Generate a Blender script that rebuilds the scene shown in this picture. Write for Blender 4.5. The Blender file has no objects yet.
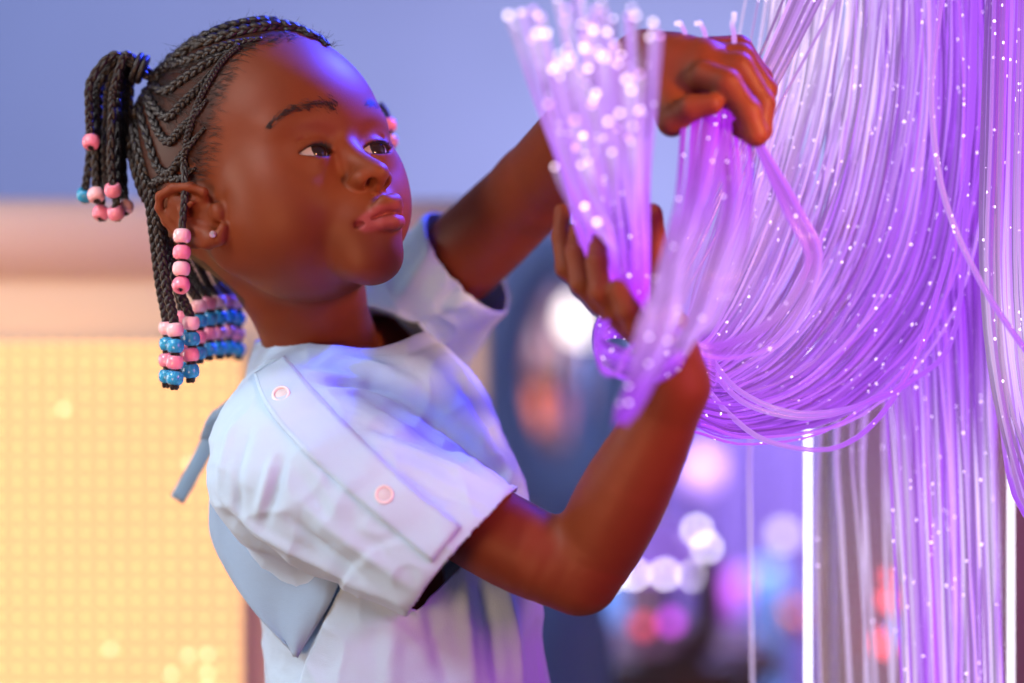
import bpy, bmesh, math, random
import numpy as np
from mathutils import Vector, Matrix
from mathutils.bvhtree import BVHTree

# ---------------------------------------------------------------- camera, world, lights, exposure
SC = bpy.context.scene
COL = SC.collection
CAMZ = 1.0
KPX = 36.0 / 85.0 / 1024.0
def P(px, py, Y):
    """world point (metres) seen at pixel (px,py) of the photograph at distance Y"""
    return Vector(((px - 512.0) * KPX * Y, Y, CAMZ - (py - 341.5) * KPX * Y))

cam_data = bpy.data.cameras.new('camera')
cam = bpy.data.objects.new('camera', cam_data)
COL.objects.link(cam)
cam.location = (0, 0, CAMZ)
cam.rotation_euler = (math.pi / 2, 0, 0)
cam_data.lens = 85
cam_data.sensor_width = 36
cam_data.clip_start = 0.05
cam_data.dof.use_dof = True
cam_data.dof.focus_distance = 1.515
cam_data.dof.aperture_fstop = 1.8
SC.camera = cam
SC.view_settings.view_transform = 'Standard'
SC.view_settings.look = 'None'
SC.view_settings.exposure = 0.0
SC.view_settings.gamma = 1.0
SC.view_settings.use_curve_mapping = False
SC.cycles.transparent_max_bounces = 24
SC.cycles.max_bounces = 6
SC.cycles.use_denoising = True

world = bpy.data.worlds.new('room_air')
SC.world = world
world.use_nodes = True
world.node_tree.nodes['Background'].inputs[0].default_value = (0.55, 0.50, 0.78, 1)
world.node_tree.nodes['Background'].inputs[1].default_value = 0.16

def area(name, loc, target, size, power, color, size_y=None):
    l = bpy.data.lights.new(name, 'AREA')
    l.energy = power; l.color = color; l.size = size
    if size_y:
        l.shape = 'RECTANGLE'; l.size_y = size_y
    o = bpy.data.objects.new(name, l)
    COL.objects.link(o)
    o.location = loc
    o.rotation_euler = (Vector(target) - Vector(loc)).to_track_quat('-Z', 'Y').to_euler()
    return o
HEADC = P(278, 182, 1.56)
def spot(name, loc, target, power, color, deg, size=.15, blend=.5):
    l = bpy.data.lights.new(name, 'SPOT'); l.energy = power; l.color = color
    l.spot_size = math.radians(deg); l.spot_blend = blend; l.shadow_soft_size = size
    o = bpy.data.objects.new(name, l); COL.objects.link(o); o.location = loc
    o.rotation_euler = (Vector(target) - Vector(loc)).to_track_quat('-Z', 'Y').to_euler()
    return o
area('warm_lamp_left', (-0.62, 0.55, 0.72), P(290, 230, 1.5), 0.30, 7.5, (1.0, 0.50, 0.22))
area('side_fill_left', (-1.4, 1.75, 1.15), P(300, 330, 1.55), 0.5, 7, (1.0, 0.88, 0.80))  # unseen side light added to rim the jaw; no window here
spot('shirt_fill_spot', (-1.25, 0.55, 1.95), P(320, 500, 1.55), 84, (0.96, 0.97, 1.0), 17, .22, .6)  # unseen spot added to brighten the smock and miss the face
spot('blue_spot', (0.55, 2.35, 2.2), P(280, 40, 1.55), 800, (0.03, 0.06, 1.0), 15, .12, .7)
spot('blue_spot_hand', (0.75, 2.3, 2.0), P(640, 80, 1.5), 240, (0.03, 0.05, 1.0), 17, .12, .7)
area('magenta_spot', (0.55, 0.95, 1.10), HEADC, 0.35, 4.4, (0.90, 0.05, 0.55))
spot('hand_lamp', (0.80, 0.80, 1.40), P(676, 190, 1.45), 100, (1.0, 0.50, 0.18), 16, .1, .6)
area('room_soft_light', (-0.7, -0.4, 2.3), (-.1, 1.6, 0.8), 0.9, 4.5, (0.88, 0.92, 1.0))
area('wall_wash', (-1.5, 3.2, 2.6), (-1.0, 4.95, 1.5), 1.2, 28, (0.46, 0.62, 0.96), 0.5)
area('bench_wash', (-0.75, 1.25, 1.75), (-0.35, 2.0, 1.0), 0.5, 5.0, (1.0, 0.93, 0.88))
area('drape_fill_light', (0.55, 3.5, 1.3), (0.40, 4.5, 0.6), 0.6, 34, (0.80, 0.74, 1.0))  # unseen light added to brighten the drape

# ---------------------------------------------------------------- materials
def rgb(h, v=None):
    return (*h, 1.0)
def node_mat(name):
    m = bpy.data.materials.new(name); m.use_nodes = True
    nt = m.node_tree
    return m, nt, nt.nodes['Principled BSDF'], nt.nodes['Material Output']
def simple(name, col, rough=.5, spec=.5, metal=0, emis=None, estr=0, bump=0, bscale=80, var=0, coat=0, sss=0, alpha=1, trans=0):
    m, nt, b, out = node_mat(name)
    b.inputs['Base Color'].default_value = (*col, 1)
    b.inputs['Roughness'].default_value = rough
    b.inputs['Specular IOR Level'].default_value = spec
    b.inputs['Metallic'].default_value = metal
    b.inputs['Coat Weight'].default_value = coat
    b.inputs['Alpha'].default_value = alpha
    b.inputs['Transmission Weight'].default_value = trans
    if sss:
        b.inputs['Subsurface Weight'].default_value = sss
        b.inputs['Subsurface Scale'].default_value = .004
    if emis:
        b.inputs['Emission Color'].default_value = (*emis, 1)
        b.inputs['Emission Strength'].default_value = estr
    if bump or var:
        tc = nt.nodes.new('ShaderNodeTexCoord')
        n = nt.nodes.new('ShaderNodeTexNoise'); n.inputs['Scale'].default_value = bscale; n.inputs['Detail'].default_value = 4
        nt.links.new(tc.outputs['Object'], n.inputs['Vector'])
        if bump:
            bp = nt.nodes.new('ShaderNodeBump'); bp.inputs['Strength'].default_value = bump; bp.inputs['Distance'].default_value = .001
            nt.links.new(n.outputs['Fac'], bp.inputs['Height']); nt.links.new(bp.outputs['Normal'], b.inputs['Normal'])
        if var:
            mx = nt.nodes.new('ShaderNodeMix'); mx.data_type = 'RGBA'
            mx.inputs[6].default_value = (*[c * (1 - var) for c in col], 1)
            mx.inputs[7].default_value = (*[min(1, c * (1 + var)) for c in col], 1)
            nt.links.new(n.outputs['Fac'], mx.inputs[0]); nt.links.new(mx.outputs[2], b.inputs['Base Color'])
    return m

M_HAIR = simple('black_hair', (.014, .011, .012), rough=.38, spec=.45, bump=.5, bscale=900)
M_PINKL = simple('pale_pink_bead_plastic', (.90, .52, .60), rough=.24, spec=.4, coat=.15, sss=.1)
M_PINK = simple('pink_bead_plastic', (.88, .28, .42), rough=.24, coat=.15, sss=.1)
M_BLUE = simple('blue_bead_plastic', (.03, .32, .62), rough=.24, coat=.15, sss=.1)
M_EYEW = simple('eye_white', (.46, .42, .45), rough=.08, spec=.7)
M_IRIS = simple('dark_iris', (.020, .010, .010), rough=.05, spec=.8)
M_STUD = simple('stud_crystal', (.85, .75, .85), rough=.08, metal=.7)

M_SNAP = simple('pearl_snap', (.78, .72, .80), rough=.22, coat=.4)
M_SNAPC = simple('snap_inner', (.50, .56, .66), rough=.4)

# skin: pigment varies with a stored vertex colour (lips, brows, scalp under the hair)
M_SKIN, nt, b, out = node_mat('brown_skin')
at = nt.nodes.new('ShaderNodeAttribute'); at.attribute_name = 'pigment'
nz = nt.nodes.new('ShaderNodeTexNoise'); nz.inputs['Scale'].default_value = 55; nz.inputs['Detail'].default_value = 5
tc = nt.nodes.new('ShaderNodeTexCoord'); nt.links.new(tc.outputs['Object'], nz.inputs['Vector'])
mr = nt.nodes.new('ShaderNodeMapRange'); mr.inputs['To Min'].default_value = .86; mr.inputs['To Max'].default_value = 1.12
nt.links.new(nz.outputs['Fac'], mr.inputs['Value'])
vm = nt.nodes.new('ShaderNodeVectorMath'); vm.operation = 'SCALE'
nt.links.new(at.outputs['Color'], vm.inputs[0]); nt.links.new(mr.outputs['Result'], vm.inputs['Scale'])
nt.links.new(vm.outputs['Vector'], b.inputs['Base Color'])
b.inputs['Roughness'].default_value = .52
b.inputs['Specular IOR Level'].default_value = .22
b.inputs['Subsurface Weight'].default_value = .12
b.inputs['Subsurface Scale'].default_value = .006
b.inputs['Subsurface Radius'].default_value = (1, .35, .2)
n2 = nt.nodes.new('ShaderNodeTexNoise'); n2.inputs['Scale'].default_value = 900; n2.inputs['Detail'].default_value = 3
nt.links.new(tc.outputs['Object'], n2.inputs['Vector'])
bp = nt.nodes.new('ShaderNodeBump'); bp.inputs['Strength'].default_value = .12; bp.inputs['Distance'].default_value = .0006
nt.links.new(n2.outputs['Fac'], bp.inputs['Height']); nt.links.new(bp.outputs['Normal'], b.inputs['Normal'])

# ---------------------------------------------------------------- object helpers
def link(name, verts, faces, mat, parent=None, smooth=True):
    me = bpy.data.meshes.new(name)
    me.from_pydata([tuple(v) for v in verts], [], [tuple(int(i) for i in f) for f in faces])
    me.update()
    if smooth:
        me.shade_smooth()
    mats = mat if isinstance(mat, (list, tuple)) else [mat]
    for m in mats:
        me.materials.append(m)
    o = bpy.data.objects.new(name, me); COL.objects.link(o)
    if parent:
        o.parent = parent
        o.matrix_parent_inverse = Matrix.Translation(-Vector(parent.location)) if parent.type == 'EMPTY' else Matrix.Identity(4)
    return o
def tag(o, label=None, cat=None, group=None, kind=None):
    if label: o['label'] = label
    if cat: o['category'] = cat
    if group: o['group'] = group
    if kind: o['kind'] = kind
    return o
def empty(name, loc, label, cat, group=None):
    o = bpy.data.objects.new(name, None); COL.objects.link(o); o.location = loc
    o.empty_display_size = .05
    return tag(o, label, cat, group)

class MB:
    """collects vertices and faces"""
    def __init__(s): s.v = []; s.f = []; s.mi = []
    def add(s, v, f, mi=0):
        o = len(s.v); s.v += [tuple(x) for x in v]; s.f += [tuple(i + o for i in q) for q in f]; s.mi += [mi] * len(f)
    def box(s, c, d, rot=None, mi=0):
        c = Vector(c)
        vs = [Vector((x * d[0] / 2, y * d[1] / 2, z * d[2] / 2)) for x in (-1, 1) for y in (-1, 1) for z in (-1, 1)]
        if rot: vs = [rot @ q for q in vs]
        s.add([c + q for q in vs], [(0, 1, 3, 2), (4, 6, 7, 5), (0, 4, 5, 1), (2, 3, 7, 6), (0, 2, 6, 4), (1, 5, 7, 3)], mi)
    def tube(s, pts, r, n=6, cap=True, mi=0):
        pts = np.array([tuple(p) for p in pts], float); m = len(pts)
        rr = np.full(m, r) if np.isscalar(r) else np.array(r, float)
        t = np.gradient(pts, axis=0); t /= np.linalg.norm(t, axis=1)[:, None] + 1e-12
        ref = np.array([0.31, 0.87, 0.38]);
        u = np.cross(t[0], ref); u /= np.linalg.norm(u)
        U = []
        for i in range(m):
            u = u - t[i] * np.dot(u, t[i]); u /= np.linalg.norm(u) + 1e-12; U.append(u)
        U = np.array(U); W = np.cross(t, U)
        a = np.arange(n) * 2 * math.pi / n
        V = pts[:, None, :] + rr[:, None, None] * (np.cos(a)[None, :, None] * U[:, None, :] + np.sin(a)[None, :, None] * W[:, None, :])
        f = [(i * n + j, i * n + (j + 1) % n, (i + 1) * n + (j + 1) % n, (i + 1) * n + j) for i in range(m - 1) for j in range(n)]
        if cap:
            f.append(tuple(range(n))[::-1]); f.append(tuple((m - 1) * n + j for j in range(n)))
        s.add(V.reshape(-1, 3).tolist(), f, mi)
    def lathe(s, c, prof, axis=(0, 0, 1), n=20, mi=0):
        """prof: list of (radius, height) along axis"""
        q = Vector((0, 0, 1)).rotation_difference(Vector(axis).normalized())
        V = []
        for r, h in prof:
            for j in range(n):
                a = 2 * math.pi * j / n
                V.append(Vector(c) + q @ Vector((r * math.cos(a), r * math.sin(a), h)))
        m = len(prof)
        f = [(i * n + j, i * n + (j + 1) % n, (i + 1) * n + (j + 1) % n, (i + 1) * n + j) for i in range(m - 1) for j in range(n)]
        s.add(V, f, mi)
    def build(s, name, mat, parent=None, smooth=True):
        o = link(name, s.v, s.f, mat, parent, smooth)
        if any(s.mi): o.data.polygons.foreach_set('material_index', s.mi)
        return o
def bez(pts, n=24):
    """Catmull-Rom through points"""
    p = [np.array(tuple(q), float) for q in pts]
    p = [2 * p[0] - p[1]] + p + [2 * p[-1] - p[-2]]
    out = []
    segs = len(p) - 3
    for i in range(n):
        u = i / (n - 1) * segs; k = min(int(u), segs - 1); t = u - k
        a, b_, c, d = p[k:k + 4]
        out.append(.5 * ((2 * b_) + (-a + c) * t + (2 * a - 5 * b_ + 4 * c - d) * t * t + (-a + 3 * b_ - 3 * c + d) * t ** 3))
    return np.array(out)

# ---------------------------------------------------------------- solid modelling by distance fields (millimetres)
def smin(a, b_, k):
    if k <= 0: return np.minimum(a, b_)
    h = np.clip(.5 + .5 * (b_ - a) / k, 0, 1)
    return b_ + (a - b_) * h - k * h * (1 - h)
class Solid:
    def __init__(s): s.ops = []
    def _add(s, fn, c, r, op, k): s.ops.append((fn, np.array(c, float), float(r), op, float(k)))
    def ell(s, c, r, k=6, op='u', R=None):
        c = np.array(c, float); r = np.array(r, float)
        Rt = None if R is None else np.array(R, float)
        def fn(p):
            q = p - c
            if Rt is not None: q = q @ Rt          # columns of R = local axes
            k0 = np.linalg.norm(q / r, axis=1); k1 = np.linalg.norm(q / (r * r), axis=1)
            return np.where(k1 > 1e-9, k0 * (k0 - 1) / np.maximum(k1, 1e-9), -r.min())
        s._add(fn, c, r.max(), op, k)
    def cap(s, pts, rad, k=4, op='u', kk=None):
        """chain of tapered capsules, joined smoothly"""
        pts = [np.array(tuple(q), float) for q in pts]
        rad = [rad] * len(pts) if np.isscalar(rad) else list(rad)
        def fn(p):
            d = None
            for a, b_, ra, rb in zip(pts[:-1], pts[1:], rad[:-1], rad[1:]):
                ab = b_ - a; t = np.clip(((p - a) @ ab) / (ab @ ab), 0, 1)
                e = np.linalg.norm(p - a - t[:, None] * ab, axis=1) - (ra + (rb - ra) * t)
                d = e if d is None else smin(d, e, kk if kk is not None else min(ra, rb) * .5)
            return d
        A = np.array(pts); c = (A.max(0) + A.min(0)) / 2
        s._add(fn, c, np.linalg.norm(A - c, axis=1).max() + max(rad), op, k)
    def fn(s, f, c, r, op='u', k=3): s._add(f, c, r, op, k)
    def eval(s, p, c=None, hd=0):
        d = np.full(len(p), 400.0)
        for fn, pc, pr, op, k in s.ops:
            if c is not None and np.linalg.norm(pc - c) > pr + hd + k + 10: continue
            e = fn(p)
            if op == 'u': d = smin(d, e, k)
            elif op == 's': d = -smin(-d, e, k)
            elif op == 'add': d = d + e
        return d
    def mesh(s, h, lo, hi, N=20):
        lo = np.array(lo, float); hi = np.array(hi, float)
        nb = np.ceil((hi - lo) / (h * N)).astype(int)
        hd = h * N * math.sqrt(3) / 2
        G = np.stack(np.meshgrid(*[np.arange(n) for n in nb], indexing='ij'), -1).reshape(-1, 3)
        C = lo + (G + .5) * h * N
        d = s.eval(C)
        keep = np.abs(d) < hd * 1.5 + 6
        S = (np.array(nb) * N + 4)
        ar = np.arange(N + 1)
        loc = np.stack(np.meshgrid(ar, ar, ar, indexing='ij'), -1)
        cells, pos, quads = [], [], []
        def key(i): return (i[..., 0] + 1) * (S[1] * S[2]) + (i[..., 1] + 1) * S[2] + (i[..., 2] + 1)
        for g in G[keep]:
            base = g * N
            c = lo + (g + .5) * h * N
            I = loc + base
            p = lo + I.reshape(-1, 3) * h
            D = s.eval(p, c, hd).reshape(N + 1, N + 1, N + 1)
            if D.min() > 0 or D.max() < 0: continue
            sgn = D < 0
            cnt = np.zeros((N, N, N)); acc = np.zeros((N, N, N, 3))
            for ax in range(3):
                for o1 in (0, 1):
                    for o2 in (0, 1):
                        off = [0, 0, 0]; oth = [a for a in range(3) if a != ax]
                        off[oth[0]] = o1; off[oth[1]] = o2
                        sl0 = tuple(slice(off[a], off[a] + N) for a in range(3))
                        off1 = list(off); off1[ax] += 1
                        sl1 = tuple(slice(off1[a], off1[a] + N) for a in range(3))
                        a, b_ = D[sl0], D[sl1]
                        m = (sgn[sl0] != sgn[sl1])
                        t = np.where(m, a / np.where(m, a - b_, 1), 0)
                        v = np.zeros((N, N, N, 3)); v[..., oth[0]] = o1; v[..., oth[1]] = o2; v[..., ax] = t
                        acc += np.where(m[..., None], v, 0); cnt += m
            m = cnt > 0
            I0 = I[:N, :N, :N]
            cells.append(key(I0[m])); pos.append(lo + (I0[m] + acc[m] / cnt[m][:, None]) * h)
            for ax in range(3):
                o1, o2 = [(1, 2), (2, 0), (0, 1)][ax]
                sl1 = tuple(slice(1, N + 1) if a == ax else slice(0, N) for a in range(3))
                s0, s1 = sgn[:N, :N, :N], sgn[sl1]
                for flip, mm in ((0, s0 & ~s1), (1, ~s0 & s1)):
                    if not mm.any(): continue
                    i = I0[mm]
                    e1 = np.zeros(3, int); e1[o1] = 1; e2 = np.zeros(3, int); e2[o2] = 1
                    q = np.stack([key(i - e1 - e2), key(i - e2), key(i), key(i - e1)], 1)
                    quads.append(q[:, ::-1] if flip else q)
        cells = np.concatenate(cells); pos = np.concatenate(pos); quads = np.concatenate(quads)
        o = np.argsort(cells); cs = cells[o]; pos = pos[o]
        idx = np.clip(np.searchsorted(cs, quads), 0, len(cs) - 1)
        ok = (cs[idx] == quads).all(1)
        return pos, idx[ok]
def vnormals(v, f):
    n = np.zeros_like(v)
    fn = np.cross(v[f[:, 2]] - v[f[:, 0]], v[f[:, 3]] - v[f[:, 1]])
    for j in range(4): np.add.at(n, f[:, j], fn)
    return n / (np.linalg.norm(n, axis=1)[:, None] + 1e-9)
def laplace(v, f, it=1, w=.5, mask=None):
    v = v.copy()
    E = np.concatenate([f[:, [0, 1]], f[:, [1, 2]], f[:, [2, 3]], f[:, [3, 0]]])
    for _ in range(it):
        a = np.zeros_like(v); c = np.zeros(len(v))
        np.add.at(a, E[:, 0], v[E[:, 1]]); np.add.at(a, E[:, 1], v[E[:, 0]])
        np.add.at(c, E[:, 0], 1); np.add.at(c, E[:, 1], 1)
        q = v + w * (a / np.maximum(c, 1)[:, None] - v)
        v = q if mask is None else np.where(mask[:, None], q, v)
    return v
def mmP(px, py, Y): return np.array(P(px, py, Y)) * 1000

# ---------------------------------------------------------------- head frame
YAW, PITCH, ROLL = math.radians(44.2), math.radians(19.5), math.radians(5)
def head_rotation():
    c, s = math.cos(YAW), math.sin(YAW); A = np.array([[-c, s, 0], [-s, -c, 0], [0, 0, 1.]])
    c, s = math.cos(PITCH), math.sin(PITCH); B = np.array([[1, 0, 0], [0, c, -s], [0, s, c]])
    c, s = math.cos(ROLL), math.sin(ROLL); C_ = np.array([[c, 0, s], [0, 1, 0], [-s, 0, c]])
    return A @ C_ @ B
HR = head_rotation()
HC = np.array(HEADC) * 1000
HS = 1.025
def H(x, y, z): return HC + HS * (HR @ np.array([x, y, z], float))       # head frame (right, forward, up; mm) -> world mm
def toH(p): return (p - HC) @ HR / HS
def project(w):
    w = np.asarray(w) / 1000.0
    return np.stack([512 + w[..., 0] / (KPX * w[..., 1]), 341.5 - (w[..., 2] - CAMZ) / (KPX * w[..., 1])], -1)

class HeadSolid(Solid):
    """same operations with the shapes given in the head frame"""
    pass

def HU(px, py, X):
    """head-frame point (lateral X) seen at a pixel of the photograph"""
    Y = HC[1] / 1000
    for _ in range(3):
        t = (mmP(px, py, Y) - HC) / HS                      # world offset whose x and z are fixed
        A = np.array([[HR[0, 1], HR[0, 2]], [HR[2, 1], HR[2, 2]]])
        yz = np.linalg.solve(A, np.array([t[0] - HR[0, 0] * X, t[2] - HR[2, 0] * X]))
        Y = H(X, yz[0], yz[1])[1] / 1000
    return (X, yz[0], yz[1])
EX, EY, EZ = 24.0, 58.8, -8.2            # eyeball centre
ER = 13.2
def build_head(S):
    def ell(c, r, k=6, op='u', R=None): S.ell(H(*c), np.array(r) * HS, k, op, HR if R is None else HR @ R)
    def cap(pts, rad, k=4, op='u', kk=None):
        S.cap([H(*q) for q in pts], [r * HS for r in rad] if not np.isscalar(rad) else rad * HS, k, op, kk)
    def both(f, c, *a, **kw):
        f(c, *a, **kw); f((-c[0], c[1], c[2]), *a, **kw)
    # skull and face masses
    ell((0, -12, 26), (69, 88, 78))
    ell((0, -44, 46), (50, 52, 48), 20)
    ell((0, 40, 24), (48, 34, 36), 18)                  # forehead
    ell((0, 20, -40), (55, 50, 44), 22)                 # jaw mass
    both(ell, (30, 38, -33), (26, 29, 26), 22)
    both(ell, (38, 38, -12), (18, 22, 20), 20)          # cheeks
    both(ell, (43, 2, -34), (17, 24, 22), 14)           # jaw angle
    ell((0, 63, -75), (21, 18, 17), 16)                 # chin
    ell((0, 67, -53), (23, 19, 20), 13)                 # muzzle
    both(ell, (25, 56.5, 12), (19, 12, 8), 14)            # brow ridge
    both(ell, (25, 84, -6), (15, 14, 10), 10, op='s')   # sockets
    # nose
    cap([(-.5, 62, 0), (-1, 70, -12), (-1.5, 81, -25)], [8, 7.5, 8], 9)
    ell((-1.5, 86.4, -30.5), (8.4, 9.0, 7.8), 5)
    ell((6.8, 81, -31.5), (6.2, 8.2, 6.0), 4); ell((-10.6, 79.5, -31.5), (6.6, 8.5, 6.2), 4)
    ell((-1.5, 82.5, -37), (3.0, 8, 4), 3)
    ell((5.0, 88.0, -37.2), (3.2, 4.8, 3.3), 1.2, op='s'); ell((-7.8, 88.6, -37.4), (3.2, 4.8, 3.3), 1.2, op='s')
    ell((4.4, 85, -35), (2.6, 4.6, 3.8), 1.6, op='s'); ell((-7.6, 85, -35), (2.6, 4.6, 3.8), 1.6, op='s')
    # lips
    LX, LY, LZ = -2.2, 1.0, -1.0                          # the mouth is pushed forward and a little aside
    def lp(a_): return [(x + LX, y + LY, z + LZ) for x, y, z in a_]
    cap(lp([(16, 76.5, -57.2), (12, 81, -55.0), (8, 86, -51.4), (3.5, 89.6, -49.0), (0, 89.8, -50), (-3.5, 89.6, -49.0), (-8, 86, -51.0), (-12, 81.5, -54.4), (-16, 76.5, -57)]), [1.0, 1.8, 3.0, 4.2, 4.2, 4.2, 3.0, 1.8, 1.0], 3.0, kk=4)
    cap(lp([(14.5, 77.0, -58.6), (10.5, 81.5, -59.6), (6, 85.4, -60.6), (0, 87.2, -61.0), (-6, 85.4, -60.6), (-10.5, 81.5, -59.6), (-14.5, 77.0, -58.6)]), [1.0, 2.1, 3.5, 4.2, 3.5, 2.1, 1.0], 3.0, kk=4)
    cap(lp([(18.5, 75.5, -58.2), (13, 81.0, -57.4), (8.5, 85.6, -56.4), (4, 89.0, -55.8), (0, 89.6, -56.2), (-4, 89.0, -55.8), (-8.5, 85.6, -56.4), (-13, 81.0, -57.4), (-18.5, 75.5, -58.2)]), [.9, 1.0, 1.15, 1.2, 1.2, 1.2, 1.15, 1.0, .9], .8, op='s')
    both(ell, (19 + LX, 79, -58.8), (1.6, 3.2, 1.5), 3, op='s')
    cap([(0, 90, -40), (0, 93, -44)], [2.0, 1.6], 3, op='s')     # philtrum
    # eyelids
    for sx in (1, -1):
        S.ell(H(EX * sx, EY, EZ), np.array((14.6, 14.6, 13.6)) * HS, 8, 'u', HR)
        cap([((EX + a) * sx, EY + b_, EZ + c) for a, b_, c in ((-13, 16, 4.2), (-7, 16.4, 8.2), (1, 14.8, 9.4), (9, 9.6, 8.6), (14, 3, 5.4))], [.1, .5, .7, .5, .1], 2.6, op='s')   # lid crease
        def almond(p, sx=sx):
            q = toH(p); x = (q[:, 0] * sx - EX) / 12.6; z = q[:, 2] - EZ - .2 * x
            up_ = 3.7 * np.clip(1 - np.abs(x) ** 2.2, -1, 1) + .2; dn = 3.4 * np.clip(1 - np.abs(x) ** 2.0, -1, 1)
            d = np.maximum(z - up_, -z - dn)
            d = np.maximum(d, (np.abs(x) - 1) * 12.6)
            return np.maximum(d, EY - 2 - q[:, 1]) * HS
        S.fn(almond, H(EX * sx, EY + 9, EZ), 22, 's', 1.0)
    # near ear (and its twin): bowl, rim, lobe
    for sx in (1, -1):
        def e(pt): return (pt[0] * sx, pt[1], pt[2])
        ell(e(HU(200, 215, 64)), (7, 13, 19), 5)
        rim = [HU(206, 205, 65), HU(204, 192, 69), HU(190, 187, 74), (HU(173, 188, 79)), HU(160, 196, 82), HU(159, 208, 82), HU(166, 222, 79), HU(178, 234, 75), HU(192, 242, 71), HU(208, 242, 68), HU(219, 238, 66), HU(223, 228, 65)]
        cap([e(q) for q in rim], [2.4, 2.6, 2.9, 2.9, 2.7, 2.5, 2.4, 2.8, 3.8, 4.6, 4.6, 3.0], 3, kk=2)
        sheet = [HU(198, 200, 68), HU(178, 203, 74), HU(176, 214, 74), HU(192, 228, 70), HU(208, 234, 67)]
        cap([e(q) for q in sheet], [5, 5.5, 5.5, 6, 5], 3, kk=3)
        ell(e(HU(205, 219, 74)), (8, 7.5, 8.5), 2.5, op='s')        # concha
        cap([e(q) for q in [HU(194, 195, 76), HU(176, 198, 81), HU(168, 207, 82), HU(176, 222, 79)]], [2.0, 2.4, 2.4, 1.8], 1.5, op='s')
        cap([e(q) for q in [HU(192, 203, 75), HU(182, 210, 77), HU(186, 222, 75), HU(200, 232, 71)]], [1.8, 2.2, 2.4, 2.4], 2, kk=2)
        ell(e(HU(217, 212, 64.5)), (3.6, 4.6, 5.6), 5)                 # tragus

# ---------------------------------------------------------------- body solid
BODY = Solid()
build_head(BODY)
# neck and hidden shoulders
BODY.cap([H(0, -26, -20), mmP(305, 290, 1.585), mmP(322, 352, 1.605), mmP(330, 420, 1.62)], [44, 36, 35, 38], 12, kk=14)
BODY.cap([mmP(326, 395, 1.60), mmP(305, 430, 1.56)], [26, 26], 14)
BODY.cap([mmP(335, 405, 1.62), mmP(405, 335, 1.69)], [30, 26], 18)
BODY.cap([mmP(340, 440, 1.62), mmP(360, 640, 1.62)], [56, 62], 18)
def limb(pts, rad, k=8, n=12):
    q = bez([tuple(p) + (r,) for p, r in zip(pts, rad)], n)
    BODY.cap([x[:3] for x in q], [x[3] for x in q], k, kk=0)
# near arm
limb([mmP(300, 425, 1.54), mmP(400, 480, 1.515), mmP(500, 537, 1.49), mmP(545, 560, 1.482), mmP(574, 574, 1.48)], [28, 27, 28.0, 26.5, 23], 12)
limb([mmP(585, 577, 1.48), mmP(598, 545, 1.475), mmP(622, 497, 1.462), mmP(652, 440, 1.447), mmP(676, 386, 1.43)], [21, 26.5, 27.5, 23, 19], 12)
# far arm
limb([mmP(410, 305, 1.70), mmP(470, 250, 1.655), mmP(535, 188, 1.60)], [28, 30.5, 28], 10)
limb([mmP(535, 188, 1.60), mmP(585, 135, 1.545), mmP(645, 66, 1.475)], [28, 28, 20], 6)
# near hand: palm up round the bunch, fingers in front, thumb behind
def hand_palm(pts, rad, k=8): BODY.cap(pts, rad, k, kk=8)
def finger(pts, rad):
    BODY.cap(pts, rad, 2.5, kk=2.5)
hand_palm([mmP(674, 386, 1.43), mmP(666, 352, 1.422), mmP(650, 334, 1.412)], [17, 17, 13], 12)
hand_palm([mmP(672, 360, 1.43), mmP(672, 330, 1.435)], [15, 12], 6)
finger([mmP(640, 338, 1.420), mmP(590, 290, 1.425), mmP(566, 268, 1.425), mmP(561, 236, 1.432), mmP(562, 211, 1.438)], [7.2, 6.6, 6.2, 5.6, 4.8])
finger([mmP(642, 336, 1.410), mmP(600, 302, 1.405), mmP(582, 284, 1.403), mmP(576, 252, 1.408), mmP(578, 230, 1.416)], [7.4, 7.0, 6.8, 6.2, 5.4])
finger([mmP(646, 338, 1.402), mmP(616, 312, 1.392), mmP(600, 292, 1.388), mmP(597, 262, 1.392), mmP(598, 242, 1.400)], [7.4, 7.0, 6.6, 6.2, 5.4])
finger([mmP(652, 344, 1.398), mmP(636, 326, 1.384), mmP(628, 310, 1.380), mmP(617, 289, 1.382)], [7.6, 7.0, 6.8, 5.8])
finger([mmP(676, 340, 1.440), mmP(662, 290, 1.445), mmP(654, 248, 1.445), mmP(652, 214, 1.440)], [9.5, 8.6, 7.6, 6.6])
# far hand: closed from above over the strands
hand_palm([mmP(645, 66, 1.475), mmP(672, 68, 1.46), mmP(702, 66, 1.45)], [20, 20, 17], 10)
hand_palm([mmP(665, 84, 1.455), mmP(676, 110, 1.44)], [16, 12], 8)
hand_palm([mmP(700, 80, 1.445), mmP(728, 92, 1.44)], [14, 11], 8)
finger([mmP(706, 52, 1.47), mmP(738, 50, 1.475), mmP(760, 78, 1.478), mmP(755, 104, 1.47)], [9.5, 9, 7.5, 6.5])
finger([mmP(708, 58, 1.455), mmP(740, 58, 1.455), mmP(764, 90, 1.458), mmP(758, 116, 1.45)], [10, 9, 7.8, 6.6])
finger([mmP(708, 66, 1.442), mmP(738, 68, 1.438), mmP(762, 104, 1.437), mmP(760, 130, 1.434), mmP(742, 126, 1.436)], [10, 9.4, 8, 7.2, 6])
finger([mmP(704, 76, 1.432), mmP(726, 84, 1.424), mmP(748, 112, 1.42), mmP(756, 134, 1.42), mmP(740, 128, 1.43)], [9.5, 9, 8, 7.2, 6])
finger([mmP(664, 92, 1.447), mmP(672, 122, 1.432), mmP(690, 108, 1.422), mmP(712, 104, 1.418)], [11, 8.4, 7.6, 6.6])
LO = np.minimum.reduce([H(-90, -100, -100), H(90, 100, 110), mmP(60, 700, 1.35)]) - 20
BB = [mmP(90, -20, 1.40), mmP(90, -20, 1.78), mmP(800, 660, 1.36), mmP(800, 660, 1.78)]
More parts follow.
